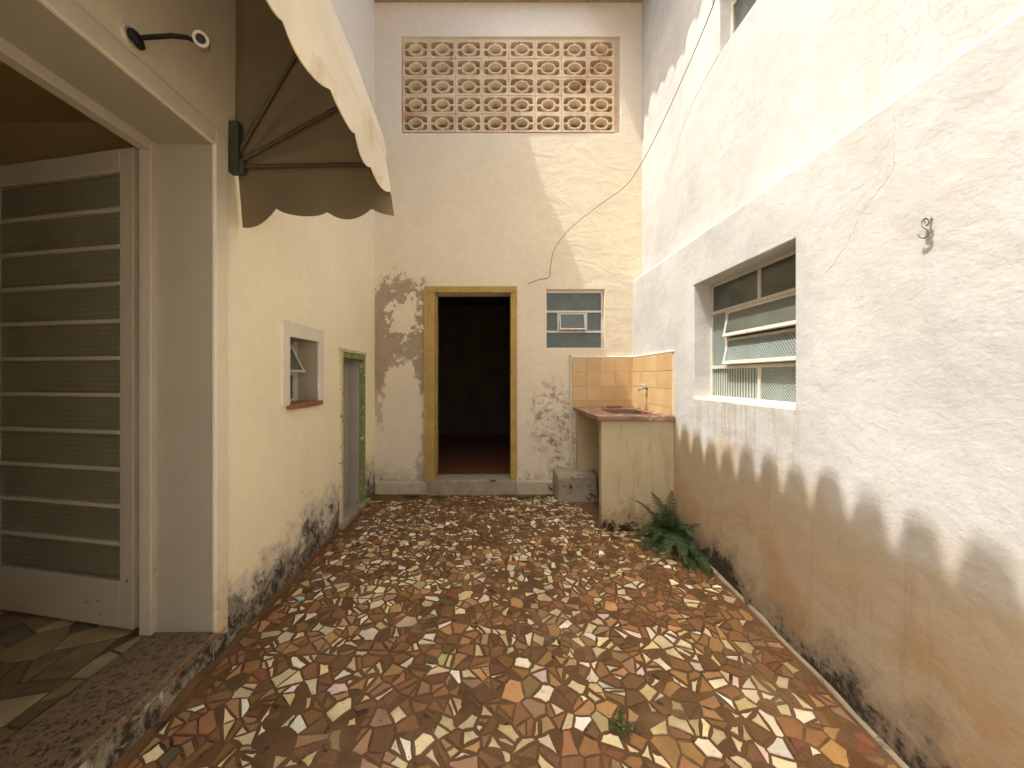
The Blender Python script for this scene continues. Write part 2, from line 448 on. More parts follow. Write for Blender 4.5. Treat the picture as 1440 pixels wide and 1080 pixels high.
M['pvc'] = mat_simple('old white plastic pipe', (206, 198, 182), 0.5, 0.15, 6, 0.05, 0.002, 20, dirt=(110, 98, 80), dscale=14, dth=(0.6, 0.7))
M['metalw'] = mat_simple('white painted window steel', (206, 200, 186), 0.5, 0.12, 10, 0.2, 0.002, 60, dirt=(140, 100, 66), dscale=26, dth=(0.62, 0.68))
M['canvas'] = mat_simple('cream awning canvas', (220, 208, 182), 0.9, 0.10, 4, 0.5, 0.012, 6, dirt=(196, 178, 144), dscale=3, dth=(0.52, 0.7))
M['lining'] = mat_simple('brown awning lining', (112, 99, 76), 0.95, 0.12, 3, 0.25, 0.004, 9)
M['irong'] = mat_simple('dark green iron', (66, 68, 54), 0.5, 0.2, 20, 0.1, 0.002, 40)
M['ribm'] = mat_simple('dull steel rib', (84, 72, 52), 0.5, 0.2, 20, 0.1, 0.002, 40)
M['black'] = mat_simple('black rubber', (24, 22, 20), 0.5, 0.1, 20, 0, spec=0.4)
M['zinc'] = mat_simple('grey zinc', (142, 138, 130), 0.5, 0.25, 30, 0.1, 0.001, 60, 0.5, 0.45)
M['wire'] = mat_simple('black cable', (40, 36, 32), 0.6, 0.1, 20, 0)
M['crack'] = mat_simple('brown crack line', (168, 148, 120), 0.95, 0.3, 20, 0)
M['brick'] = mat_simple('brown clay sill', (150, 104, 76), 0.85, 0.25, 25, 0.5, 0.006, 50)
M['roof'] = mat_simple('clay roof tile', (158, 92, 62), 0.85, 0.25, 5, 0.3, 0.006, 20)
M['leaf'] = mat_simple('fern green', (60, 82, 38), 0.55, 0.4, 16, 0, spec=0.3, dirt=(112, 112, 54), dscale=11, dth=(0.60, 0.72))
M['moss'] = mat_simple('moss green', (72, 88, 36), 0.9, 0.3, 20, 0)
M['slate'] = mat_simple('polished pale marble shard', (172, 158, 126), 0.35, 0.25, 7, 0.05, 0.002, 20, 0.5)
M['slate_grout'] = mat_simple('dull room floor grout', (104, 84, 58), 0.6, 0.2, 8, 0.1, 0.003, 20)
M['earth'] = mat_simple('brown earth', (110, 84, 58), 0.95, 0.2, 3, 0.3, 0.02, 5)
M['g_back'] = mat_glass('grid patterned glass', (128, 142, 140), 'grid', 0.25, 0.25, (0, 2), 0.0257)
M['g_right'] = mat_glass('dimpled glass', (182, 198, 190), 'grid', 0.25, 0.35, (1, 2), 0.022)
M['g_rib'] = mat_glass('ribbed glass', (196, 206, 196), 'rib', 0.25, 0.30, (1, 2), 0.03)
M['g_dark'] = mat_glass('smooth greenish glass', (124, 130, 118), 'wave', 0.12, 0.45, (1, 2), 0.4, 0.001)
M['g_door'] = mat_glass('rippled smoky glass', (146, 140, 116), 'wave', 0.3, 0.25, (0, 2), 0.026, 0.0005)

# ------------------------------------------------------------------ setting: ground and courtyard floor
g0 = MB(); g0.quad((-60, -60, -0.7), (60, -60, -0.7), (60, 60, -0.7), (-60, 60, -0.7))
tag(g0.build('ground', M['earth']), kind='structure')

fl = MB()
nx, ny = 40, 110
xs = [XL - 0.02 + (XR - XL + 0.04) * i / nx for i in range(nx + 1)]
ys = [-0.9 + (YB + 0.02 + 0.9) * j / ny for j in range(ny + 1)]
vs = [(x, y, fz(x, y) + 0.004 * mnoise.noise(Vector((x * 2.2, y * 2.2, 0)))) for y in ys for x in xs]
fs = [(j*(nx+1)+i, j*(nx+1)+i+1, (j+1)*(nx+1)+i+1, (j+1)*(nx+1)+i) for j in range(ny) for i in range(nx)]
fl.add(vs, fs, 0, True)
floor = tag(fl.build('courtyard_floor', M['grout']), 'courtyard floor paved with a mosaic of broken tiles in brown grout', kind='structure')

# ---- broken tile mosaic
def clip(poly, nx_, ny_, d):
    """keep the side nx*x + ny*y <= d"""
    out = []
    for i in range(len(poly)):
        a = poly[i]; b = poly[(i + 1) % len(poly)]
        da = a[0]*nx_ + a[1]*ny_ - d; db = b[0]*nx_ + b[1]*ny_ - d
        if da <= 0: out.append(a)
        if (da < 0 < db) or (db < 0 < da):
            t = da / (da - db); out.append((a[0] + (b[0]-a[0])*t, a[1] + (b[1]-a[1])*t))
    return out
def area(p): return 0.5 * sum(p[i][0]*p[(i+1) % len(p)][1] - p[(i+1) % len(p)][0]*p[i][1] for i in range(len(p)))
def inset(p, d):
    q = p
    for i in range(len(p)):
        a = p[i]; b = p[(i+1) % len(p)]
        ex, ey = b[0]-a[0], b[1]-a[1]; L = math.hypot(ex, ey)
        if L < 1e-6: continue
        n = (ey / L, -ex / L)
        q = clip(q, n[0], n[1], n[0]*a[0] + n[1]*a[1] - d)
        if len(q) < 3: return []
    return q
def tidy(p, d=0.004):
    q = []
    for a in p:
        if not q or math.hypot(a[0]-q[-1][0], a[1]-q[-1][1]) > d: q.append(a)
    if len(q) > 2 and math.hypot(q[0][0]-q[-1][0], q[0][1]-q[-1][1]) < d: q.pop()
    return q
def shatter_graded(x0, x1, y0, y1, cellf, rng, split):
    pts = []; y = y0 - 0.2
    while y < y1 + 0.2:
        c = cellf(y); x = x0 - 0.2 + rng.uniform(0, c)
        while x < x1 + 0.2:
            pts.append((x + rng.uniform(-.46, .46) * c, y + rng.uniform(-.5, .5) * c, c)); x += c
        y += c
    H = 0.12; hsh = {}
    for p in pts: hsh.setdefault((int(p[0] // H), int(p[1] // H)), []).append(p)
    res = []
    for c in pts:
        if not (x0 < c[0] < x1 and y0 < c[1] < y1): continue
        Rr = c[2] * 1.9
        p = [(c[0]-Rr, c[1]-Rr), (c[0]+Rr, c[1]-Rr), (c[0]+Rr, c[1]+Rr), (c[0]-Rr, c[1]+Rr)]
        bx, by = int(c[0] // H), int(c[1] // H); nb_ = []
        for i in range(-2, 3):
            for j in range(-2, 3): nb_ += hsh.get((bx+i, by+j), [])
        nb_.sort(key=lambda q: (q[0]-c[0])**2 + (q[1]-c[1])**2)
        for q in nb_[1:22]:
            ax, ay = q[0]-c[0], q[1]-c[1]
            p = clip(p, ax, ay, ax*(c[0]+q[0])/2 + ay*(c[1]+q[1])/2)
            if len(p) < 3: break
        if len(p) < 3: continue
        for (a, b, d) in ((-1, 0, -x0), (1, 0, x1), (0, 1, y1)):
            if len(p) >= 3: p = clip(p, a, b, d)
        if len(p) < 3: continue
        todo = [p]
        for k in range(2):
            nxt = []
            for q in todo:
                if rng.random() < split / (1 + k * 0.9) and area(q) > c[2] * c[2] * 0.25:
                    cx = sum(v[0] for v in q) / len(q) + rng.uniform(-.2, .2) * c[2]
                    cy = sum(v[1] for v in q) / len(q) + rng.uniform(-.2, .2) * c[2]
                    a = rng.uniform(0, math.pi); n = (math.cos(a), math.sin(a)); d = n[0]*cx + n[1]*cy
                    for sg in (1, -1):
                        h = clip(q, n[0]*sg, n[1]*sg, d*sg)
                        if len(h) >= 3: nxt.append(h)
                else: nxt.append(q)
            todo = nxt
        res += todo
    return res
def shatter(x0, x1, y0, y1, cell, rng, split=0.62):
    nxc = int((x1 - x0) / cell) + 1; nyc = int((y1 - y0) / cell) + 1
    pts = {}
    for i in range(-2, nxc + 2):
        for j in range(-2, nyc + 2):
            pts[i, j] = (x0 + (i + 0.5 + rng.uniform(-0.46, 0.46)) * cell, y0 + (j + 0.5 + rng.uniform(-0.46, 0.46)) * cell)
    res = []
    for i in range(nxc):
        for j in range(nyc):
            c = pts[i, j]; R = cell * 1.8
            p = [(c[0]-R, c[1]-R), (c[0]+R, c[1]-R), (c[0]+R, c[1]+R), (c[0]-R, c[1]+R)]
            for di in range(-2, 3):
                for dj in range(-2, 3):
                    q = pts.get((i+di, j+dj))
                    if q is None or q == c: continue
                    ax, ay = q[0]-c[0], q[1]-c[1]
                    p = clip(p, ax, ay, ax*(c[0]+q[0])/2 + ay*(c[1]+q[1])/2)
            for (a, b, d) in ((-1, 0, -x0), (1, 0, x1), (0, -1, -y0), (0, 1, y1)):
                if len(p) >= 3: p = clip(p, a, b, d)
            if len(p) < 3: continue
            todo = [p]
            for k in range(2):
                nxt = []
                for q in todo:
                    if rng.random() < split / (1 + k * 0.9) and area(q) > cell * cell * 0.22:
                        cx = sum(v[0] for v in q) / len(q) + rng.uniform(-.2, .2) * cell
                        cy = sum(v[1] for v in q) / len(q) + rng.uniform(-.2, .2) * cell
                        a = rng.uniform(0, math.pi); n = (math.cos(a), math.sin(a)); d = n[0]*cx + n[1]*cy
                        for s in (1, -1):
                            h = clip(q, n[0]*s, n[1]*s, d*s)
                            if len(h) >= 3: nxt.append(h)
                    else: nxt.append(q)
                todo = nxt
            res += todo
    return res
PAL = {
 'cream': (232, 212, 164), 'light': (240, 226, 190), 'white': (244, 236, 214), 'straw': (208, 188, 132), 'pink': (226, 194, 182),
 'ochre': (184, 140, 88), 'terra': (150, 108, 66), 'brown': (134, 98, 60), 'umber': (114, 84, 52), 'red': (126, 80, 54),
 'green': (98, 90, 62), 'tan': (166, 134, 96), 'blue': (176, 204, 210)}
rng = random.Random(21)
CELL = lambda y: 0.083 - 0.025 * min(max((y - 1.6) / 1.7, 0), 1)
polys = [(p, 1 if sum(v[1] for v in p) / len(p) > 2.9 else 0) for p in shatter_graded(XL + 0.03, XR - 0.035, -0.5, YB - 0.10, CELL, rng, 0.62)]
shards = []
for p, far in polys:
    cx = sum(v[0] for v in p) / len(p); cy = sum(v[1] for v in p) / len(p)
    if cy > 3.42 and cx > 0.93: continue                        # sink stands here
    if cy > 4.14 and cx > 0.66: continue
    if cy > 4.22 and cx < -0.75: continue                       # bare cement
    if 3.4 < cy < 4.12 and cx < XL + 0.07: continue             # doorstep of the low door
    if rng.random() < (0.05 if not far else 0.10): continue
    fld = mnoise.noise(Vector((cx * 1.1 + 3, cy * 1.1, 0.5)))
    edge = cx < XL + 0.22 or cx > XR - 0.24
    muddy = cx > 0.7 and 2.2 < cy < 3.5
    r = rng.random()
    lightp = 0.44 + 0.28 * fld
    if far: lightp = 0.47 + 0.2 * fld
    if edge: lightp = 0.10
    if muddy: lightp = 0.20
    if far and cx > 0.45 and cy > 3.3: lightp = 0.8
    if r < lightp:
        k = rng.choices(['cream', 'light', 'white', 'straw', 'pink'], [44, 22, 7 if not far else 22, 24, 4 if not far else 2])[0]
        gap = rng.uniform(0.003, 0.011) if rng.random() < .85 else rng.uniform(.010, .016)
    else:
        k = rng.choices(['terra', 'brown', 'ochre', 'tan', 'umber', 'red', 'green', 'blue'],
                        [26, 30, 12, 16, 14, 3 + (10 if edge else 0), 1.5, 0.3])[0]
        gap = rng.uniform(0.0025, 0.008)
    q = tidy(inset(p, gap))
    if len(q) < 3 or area(q) < 0.0002: continue
    base = PAL[k]; j = rng.uniform(0.86, 1.08); t = rng.uniform(-8, 8)
    col = lin(*[min(250, max(10, base[i] * j + (t if i != 1 else t * 0.4))) for i in range(3)])
    shards.append((q, col, cx, cy))
def shard_geom(q, cx, cy, rg):
    tx, ty = rg.uniform(-.02, .02), rg.uniform(-.02, .02); lift = rg.uniform(0.0012, 0.0035)
    qq = []
    for i in range(len(q)):                                     # chipped, slightly uneven edges
        a, b = q[i], q[(i+1) % len(q)]; L = math.hypot(b[0]-a[0], b[1]-a[1]); qq.append(a)
        if L > 0.018:
            t = rg.uniform(.3, .7); k = rg.uniform(-.0005, .0035) if rg.random() < .8 else rg.uniform(.002, .006)
            mx, my = a[0] + (b[0]-a[0])*t, a[1] + (b[1]-a[1])*t
            qq.append((mx - (b[1]-a[1])/L*k, my + (b[0]-a[0])/L*k))
    q = qq
    top = [(x, y, fz(x, y) + lift + (x-cx)*tx + (y-cy)*ty) for x, y in q]
    bot = []
    for x, y in q:
        dx, dy = x-cx, y-cy; L = math.hypot(dx, dy) or 1
        bot.append((x + dx/L*0.0008, y + dy/L*0.0008, fz(x, y) - 0.006))
    n = len(q)
    return top + bot, [tuple(range(n))] + [(i, n+i, n+(i+1) % n, (i+1) % n) for i in range(n)]
def colour_mesh(name, vs, fs, cols, mat):
    me = bpy.data.meshes.new(name); me.from_pydata(vs, [], fs); me.materials.append(mat)
    at = me.attributes.new('tile_colour', 'FLOAT_COLOR', 'FACE')
    at.data.foreach_set('color', [c for col in cols for c in col])
    me.update(); return me
def px_area(q, cx, cy):
    pr = []
    for x, y in q:
        if y < 0.4: return 0
        X = 697 + x / y * FPX; Z = 530 + (CAM_Z - fz(x, y)) / y * FPX
        if not (0 < X < 1440 and 0 < Z < 1080): return 0
        pr.append((X, Z))
    return abs(area(pr))
shards.sort(key=lambda s: -px_area(s[0], s[2], s[3]))
rs_v, rs_f, rs_c = [], [], []
for i, (q, col, cx, cy) in enumerate(shards):
    vs, fs = shard_geom(q, cx, cy, rng)
    if i < 290:
        me = colour_mesh('tile_shard', vs, fs, [col] * len(fs), M['shard'])
        o = bpy.data.objects.new('tile_shard', me); COL.objects.link(o); o.parent = floor
    else:
        b = len(rs_v); rs_v += vs; rs_f += [[k + b for k in f] for f in fs]; rs_c += [col] * len(fs)
o = bpy.data.objects.new('small_tile_shards', colour_mesh('small_tile_shards', rs_v, rs_f, rs_c, M['shard']))
COL.objects.link(o); o.parent = floor; o['kind'] = 'stuff'

# ------------------------------------------------------------------ wall builder
def wall(us, vs_, holes, plane, depth, name, mats, parent, bevel=0.006, extra_u=None):
    """plane: function (u, v, d) -> point, d = depth behind the face. holes: (u0,u1,v0,v1)"""
    U = sorted(set(list(us) + [h[0] for h in holes] + [h[1] for h in holes]))
    V = sorted(set(list(vs_) + [h[2] for h in holes] + [h[3] for h in holes]))
    b = MB()
    inside = lambda u, v: any(h[0] < u < h[1] and h[2] < v < h[3] for h in holes)
    for i in range(len(U) - 1):
        for j in range(len(V) - 1):
            u0, u1, v0, v1 = U[i], U[i+1], V[j], V[j+1]
            if inside((u0+u1)/2, (v0+v1)/2): continue
            for d in (0, depth):
                b.quad(plane(u0, v0, d), plane(u1, v0, d), plane(u1, v1, d), plane(u0, v1, d), 0)
            for (a0, b0, a1, b1, du, dv) in ((u0,v0,u0,v1,-1,0), (u1,v0,u1,v1,1,0), (u0,v0,u1,v0,0,-1), (u0,v1,u1,v1,0,1)):
                mu, mv = (a0+a1)/2 + du*1e-4, (b0+b1)/2 + dv*1e-4
                if inside(mu, mv) or mu < U[0] or mu > U[-1] or mv < V[0] or mv > V[-1]:
                    b.quad(plane(a0, b0, 0), plane(a1, b1, 0), plane(a1, b1, depth), plane(a0, b0, depth), 1 if inside(mu, mv) and len(mats) > 1 else 0)
    return b.build(name, mats, parent, bevel, True)

# ------------------------------------------------------------------ left house
house = empty('house', 'cream yellow house wall with tall glazed door, small white-framed window and low green-framed door', 'house')
DW = (0.20, 1.92, 0.08, 2.51)        # tall door opening (y0, y1, z0, z1)
SW = (2.603, 3.04, 1.16, 1.625)      # small window
LD = (3.47, 4.11, 0.03, 1.575)       # low door
wall([-0.9, 4.77], [-0.6, 6.35], [(DW[0], DW[1], -0.6 + 0.0001, DW[3]), SW, LD], lambda u, v, d: (XL - d, u, v), 0.30,
     'wall', [M['left'], M['reveal']], house)
# plinth below the granite
MB().box(XL - 0.29, XL - 0.006, DW[0], DW[1], -0.6, 0.045).build('step_riser', M['left'], house)
gs = MB().box(XL - 0.31, XL + 0.018, DW[0] - 0.0, DW[1] - 0.003, 0.046, 0.08).build('granite_sill', M['granite'], house, 0.006)
# casing round the tall door
cs = MB()
cs.box(XL - 0.01, XL + 0.012, DW[1] - 0.004, DW[1] + 0.085, fz(XL, 1.95) + 0.10, DW[3] + 0.085)
cs.box(XL - 0.01, XL + 0.0121, DW[0] - 0.085, DW[1] - 0.0045, DW[3] - 0.002, DW[3] + 0.085)
cs.box(XL - 0.01, XL + 0.012, DW[0] - 0.085, DW[0] + 0.004, -0.1, DW[3] - 0.0025)
cs.build('door_casing', M['casing2'], house, 0.006)
# timber door frame at the inner edge of the wall
df = MB()
fx0, fx1 = XL - 0.345, XL - 0.285
df.box(fx0, fx1, DW[1] - 0.035, DW[1] + 0.04, 0.08, DW[3] + 0.05)
df.box(fx0, fx1, DW[0] - 0.04, DW[0] + 0.035, 0.08, DW[3] + 0.05)
df.box(fx0, fx1 + 0.001, DW[0] + 0.036, DW[1] - 0.036, DW[3] - 0.045, DW[3] + 0.0495)
df.build('door_frame', M['white_wood'], house, 0.005)
# open glazed leaf
leaf = bpy.data.objects.new('door_leaf', None); COL.objects.link(leaf); leaf.parent = house
leaf.location = (-1.812, 1.922, 0.0)
leaf.rotation_euler = (0, 0, math.radians(180 - 10.9))
leaf['label'] = 'open white timber leaf with eleven smoky panes'
# local: x runs along the leaf away from the hinge, y = towards the camera is +, thickness 0..-0.038
LZ0, LZ1, LW, LT = 0.084, 2.50, 1.02, 0.038
lw = MB()
S = 0.085
lw.box(0, S, -LT, 0, LZ0, LZ1)
lw.box(LW - S, LW, -LT, 0, LZ0, LZ1)
lw.box(S + .0005, LW - S - .0005, -LT, 0, LZ0, LZ0 + 0.235)
lw.box(S + .0005, LW - S - .0005, -LT, 0, LZ1 - 0.115, LZ1)
lw.build('stile_frame', M['white_wood'], leaf, 0.004)
gz0, gz1 = LZ0 + 0.235, LZ1 - 0.115
ph = (gz1 - gz0) / 11
barm = MB().box(S, LW - S, -LT * 0.8, 0.001, -0.011, 0.011)
panem = MB().box(S + 0.002, LW - S - 0.002, -0.024, -0.018, 0.0, ph - 0.022)
b0 = barm.build('glazing_bar', M['white_wood'], leaf, 0.003)
p0 = panem.build('pane', M['g_door'], leaf)
for i in range(11):
    if i == 0: o = p0
    else:
        o = p0.copy(); COL.objects.link(o)
    o.location = (0, random.uniform(-.002, .002), gz0 + i * ph + 0.011)
    if i == 0: continue
    o = b0 if i == 1 else b0.copy()
    if i > 1: COL.objects.link(o)
    o.location = (0, 0, gz0 + i * ph)
for z in (0.42, 1.25, 2.2):
    h = MB().tube([(-0.006, -0.03, z - 0.045), (-0.006, -0.03, z + 0.045)], 0.008, 8).build('hinge', M['white_wood'], leaf)
# room behind the tall door
rm = MB()
RX0, RX1, RY0, RY1, RZ0, RZ1 = -4.6, XL - 0.301, -0.7, 2.42, 0.06, 2.95
rm.box(RX0, RX1 - 0.09, RY1, RY1 + 0.1, RZ0, RZ1)
rm.box(RX0, RX1, RY0 - 0.1, RY0, RZ0, RZ1)
rm.box(RX0 - 0.1, RX0, RY0 - 0.1, RY1 + 0.1, RZ0, RZ1)
rm.box(RX0 - 0.1, RX1 - 0.001, RY0 - 0.1, RY1 + 0.1, RZ1 + 0.001, RZ1 + 0.1)
rm.box(RX1 - 0.088, RX1 + 0.0005, DW[1] + 0.041, RY1 + 0.1, RZ0, RZ1)
rm.build('room_walls', M['interior'], house)
rf = MB(); rf.box(RX0 - 0.1, RX1 - 0.012, RY0 - 0.1, RY1 + 0.1, -0.05, 0.066)
room_floor = tag(rf.build('room_floor', M['slate_grout']), 'indoor floor of pale stone shards behind the granite sill', kind='structure')
rng2 = random.Random(5)
for p in shatter(-3.3, RX1 - 0.02, 0.85, 2.4, 0.21, rng2, 0.75):
    q = tidy(inset(p, rng2.uniform(0.004, 0.009)))
    if len(q) < 3 or area(q) < 0.002: continue
    cx = sum(v[0] for v in q) / len(q); cy = sum(v[1] for v in q) / len(q)
    v = rng2.choice([(150, 132, 96), (176, 160, 124), (120, 108, 86), (134, 112, 78), (104, 92, 70)]); j = rng2.uniform(.85, 1.1)
    col = lin(*[c * j for c in v])
    n = len(q); z = 0.0695
    vs = [(x, y, z) for x, y in q] + [(x, y, 0.06) for x, y in q]
    me = colour_mesh('stone_shard', vs, [tuple(range(n))] + [(i, n+i, n+(i+1) % n, (i+1) % n) for i in range(n)], [col] * (n+1), M['shard'])
    o = bpy.data.objects.new('stone_shard', me); COL.objects.link(o); o.parent = room_floor
# ---- small window with white surround
win = bpy.data.objects.new('window', None); COL.objects.link(win); win.parent = house
win['label'] = 'small tilting window inside a white painted surround'
sr = MB()
x0, x1 = XL - 0.004, XL + 0.016
sr.box(x0, x1, SW[0] - 0.085, SW[0] + 0.002, SW[2] - 0.005, SW[3] + 0.10)
sr.box(x0, x1, SW[1] - 0.002, SW[1] + 0.075, SW[2] - 0.005, SW[3] + 0.10)
sr.box(x0, x1 + 0.0005, SW[0] + 0.0025, SW[1] - 0.0025, SW[3] - 0.002, SW[3] + 0.0995)
sr.build('surround', M['casing'], win, 0.004)
MB().box(XL - 0.16, XL + 0.03, SW[0] - 0.02, SW[1] + 0.03, SW[2] - 0.03, SW[2] + 0.004).build('sill', M['brick'], win, 0.005)
wf = MB(); wx = XL - 0.17
wf.box(wx - 0.02, wx + 0.012, SW[0], SW[0] + 0.025, SW[2], SW[3])
wf.box(wx - 0.02, wx + 0.012, SW[1] - 0.06, SW[1], SW[2], SW[3])
for z in (SW[2], (SW[2] + SW[3]) / 2 - 0.03, SW[3] - 0.05):
    wf.box(wx - 0.02, wx + 0.0125, SW[0] + 0.0255, SW[1] - 0.0605, z, z + 0.025)
wf.build('window_frame', M['metalw'], win, 0.002)
zm = (SW[2] + SW[3]) / 2 - 0.03
MB().box(wx - 0.006, wx, SW[0] + 0.025, SW[1] - 0.06, SW[2] + 0.025, zm).build('pane', M['g_dark'], win)
sa = MB()                                               # tilted sash: hinge at the top, bottom pushed out
zt, zb, ox = SW[3] - 0.055, zm + 0.03, 0.095
for y in (SW[0] + 0.03, SW[1] - 0.07):
    sa.tube([(wx, y, zt), (wx + ox, y, zb)], 0.008, 6)
sa.tube([(wx + ox, SW[0] + 0.02, zb), (wx + ox, SW[1] - 0.06, zb)], 0.010, 6)
sa.tube([(wx, SW[0] + 0.03, zt), (wx, SW[1] - 0.07, zt)], 0.008, 6)
sa.build('tilting_sash', M['metalw'], win)
q = MB(); q.add([(wx + .001, SW[0]+.03, zt), (wx + .001, SW[1]-.07, zt), (wx+ox, SW[1]-.07, zb), (wx+ox, SW[0]+.03, zb),
                 (wx - .004, SW[0]+.03, zt), (wx - .004, SW[1]-.07, zt), (wx+ox-.005, SW[1]-.07, zb), (wx+ox-.005, SW[0]+.03, zb)],
                [(0,3,2,1), (4,5,6,7), (0,1,5,4), (1,2,6,5), (2,3,7,6), (3,0,4,7)])
q.build('pane', M['g_dark'], win)
MB().box(XL - 0.9, XL - 0.31, SW[0] - 0.15, SW[1] + 0.15, SW[2] - 0.15, SW[3] + 0.15).build('bathroom_box', M['darkroom'], house)
# ---- low door with green frame
ld = bpy.data.objects.new('low_door', None); COL.objects.link(ld); ld.parent = house
ld['label'] = 'low grey plank door in a worn green frame'
fr = MB()
fr.box(XL - 0.035, XL + 0.014, LD[1] - 0.05, LD[1] + 0.004, LD[2], LD[3] + 0.005)
fr.box(XL - 0.035, XL + 0.0135, LD[0] + 0.05, LD[1] - 0.0505, LD[3] - 0.05, LD[3] + 0.004)
fr.build('frame', M['gwood'], ld, 0.004)
fr = MB()
fr.box(XL - 0.10, XL + 0.015, LD[0] - 0.012, LD[0] + 0.045, LD[2], LD[3] + 0.006)
fr.box(XL - 0.02, XL + 0.022, LD[0] - 0.03, LD[1] + 0.03, LD[3] + 0.0065, LD[3] + 0.035)
fr.build('frame_edge', M['cwood'], ld, 0.004)
n = 5; pw = (LD[1] - LD[0]) / n
for i in range(n):
    MB().box(XL - 0.165, XL - 0.135 + random.uniform(-.002, .002), LD[0] + i*pw + 0.002, LD[0] + (i+1)*pw - 0.002, LD[2], LD[3]).build('plank', M['gdoor'], ld, 0.003)
MB().box(XL - 0.134, XL - 0.0355, LD[1] - 0.052, LD[1] - 0.001, LD[2], LD[3] - 0.05).build('door_stop', M['gdoor'], ld)
ds = MB(); ds.box(XL - 0.28, XL + 0.045, LD[0] - 0.02, LD[1] + 0.08, -0.12, 0.036)
ds.build('doorstep', M['concrete'], house, 0.01)
# rough mortar fillet at the foot of the wall
def fillet(name, x, side, y0, y1, parent, mat, wd=0.03, hh=0.022):
    b = MB(); n = 60; vs = []
    for i in range(n + 1):
        y = y0 + (y1 - y0) * i / n
        a = wd * (0.8 + 0.7 * mnoise.noise(Vector((y * 5, x, 1)))); h = hh * (0.9 + 0.9 * mnoise.noise(Vector((y * 6, x, 4))))
        z = fz(x, y)
        vs += [(x - side * 0.01, y, z - 0.02), (x + side * a, y, z - 0.002), (x + side * a * 0.5, y, z + h * 0.55), (x - side * 0.01, y, z + h)]
    fs = []
    for i in range(n):
        for k in range(3): fs.append((i*4+k, i*4+k+1, i*4+k+5, i*4+k+4))
    b.add(vs, fs, 0, True); return b.build(name, mat, parent, 0, True)
fillet('mortar_fillet', XL, 1, -0.85, LD[0] - 0.03, house, M['grout'], 0.03, 0.02)

# clay roof edge of the house, high above (throws the scalloped shadow)
def tiled_eave(name, x_edge, x_in, y0, y1, zf, slope, pitch, amp, mat, side, jitter=0.0, parent=None, sharp=0.6):
    b = MB(); per = 10; n = int((y1 - y0) / pitch * per); m = 6
    rg = random.Random(int(abs(x_edge) * 100) + 3)
    off = {}
    vs = []
    for k in range(m + 1):
        x = x_edge + (x_in - x_edge) * k / m
        for i in range(n + 1):
            y = y0 + (y1 - y0) * i / n
            t = int(math.floor((y - y0) / pitch + 1e-6)); off.setdefault(t, rg.uniform(-jitter, jitter))
            wv = amp * (1 - abs(math.cos(math.pi * (y - y0) / pitch)) ** sharp)
            vs.append((x + (off[t] if k == 0 else 0), y, zf(y) + abs(x - x_edge) * slope + wv))
    top = len(vs)
    vs += [(a, b_, c - 0.02) for a, b_, c in vs]
    fs = []
    for k in range(m):
        for i in range(n):
            a = k*(n+1)+i
            fs.append((a, a+1, a+n+2, a+n+1)); fs.append((top+a+n+1, top+a+n+2, top+a+1, top+a))
    for i in range(n): fs.append((top+i, top+i+1, i+1, i))
    b.add(vs, fs, 0, False)
    return b.build(name, mat, parent)
tiled_eave('roof', -0.50, -6.0, -0.8, 5.2, lambda y: 6.165 + 0.045 * (y - 1.92), 0.35, 0.2, 0.18, M['roof'], -1, 0.02, house, 6.0)

# ------------------------------------------------------------------ outbuilding at the end
shed = empty('outbuilding', 'beige outbuilding wall with open dark doorway, small window and breeze-block screen across the courtyard', 'building')
DO = ((605 - 697) / 121.03, (722 - 697) / 121.03, 0.165, 2.325)
BW = (0.587, 1.264, 1.68, 2.367)
CB = (-1.091, 1.446, 4.185, 5.305)
wall([XL - 0.3, 2.3], [-0.6, 5.705], [DO, BW, CB], lambda u, v, d: (u, YB + d, v), 0.21, 'wall', [M['back']], shed)
# eave slab and roof
ev = MB(); ev.box(XL + 0.001, 2.3, YB - 0.112, YB + 1.5, 5.70, 5.80)
ev.build('eave_slab', M['concrete'], shed, 0.012)
# door frame
f = MB()
f.box(DO[0] - 0.065, DO[0] + 0.055, YB - 0.022, YB + 0.14, 0.02, DO[3] + 0.0)
f.box(DO[1] - 0.035, DO[1] + 0.04, YB - 0.022, YB + 0.14, 0.17, DO[3] + 0.0)
f.box(DO[0] - 0.066, DO[1] + 0.041, YB - 0.024, YB + 0.14, DO[3] + 0.0005, DO[3] + 0.075)
f.build('door_frame', M['ywood'], shed, 0.006)
f = MB()
f.box(DO[0] - 0.068, DO[0] - 0.025, YB - 0.034, YB - 0.0225, 0.03, DO[3] + 0.03)
f.box(DO[0] + 0.0555, DO[0] + 0.075, YB + 0.03, YB + 0.139, 0.17, DO[3] - 0.02)
f.build('frame_moulding', M['ywood'], shed, 0.004)
# threshold and plinth
MB().box(DO[0] - 0.02, DO[1] + 0.03, YB - 0.085, YB + 0.2, -0.05, 0.168).build('threshold', M['concrete'], shed, 0.012)
MB().box(XL + 0.01, DO[0] - 0.021, YB - 0.045, YB + 0.02, -0.05, 0.135).build('plinth', M['plinth'], shed, 0.012)
MB().box(DO[1] + 0.031, 0.66, YB - 0.05, YB + 0.02, -0.05, 0.15).build('plinth', M['plinth'], shed, 0.012)
# dark room
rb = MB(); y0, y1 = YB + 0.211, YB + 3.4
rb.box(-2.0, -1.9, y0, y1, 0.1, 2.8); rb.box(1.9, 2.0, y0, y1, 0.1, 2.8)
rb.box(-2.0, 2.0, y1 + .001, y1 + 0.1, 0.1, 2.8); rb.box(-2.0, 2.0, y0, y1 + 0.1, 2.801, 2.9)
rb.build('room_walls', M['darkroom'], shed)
MB().box(-2.0, 2.0, YB + 0.02, y1 + 0.1, 0.0, 0.160).build('room_floor', M['redfloor'], shed)
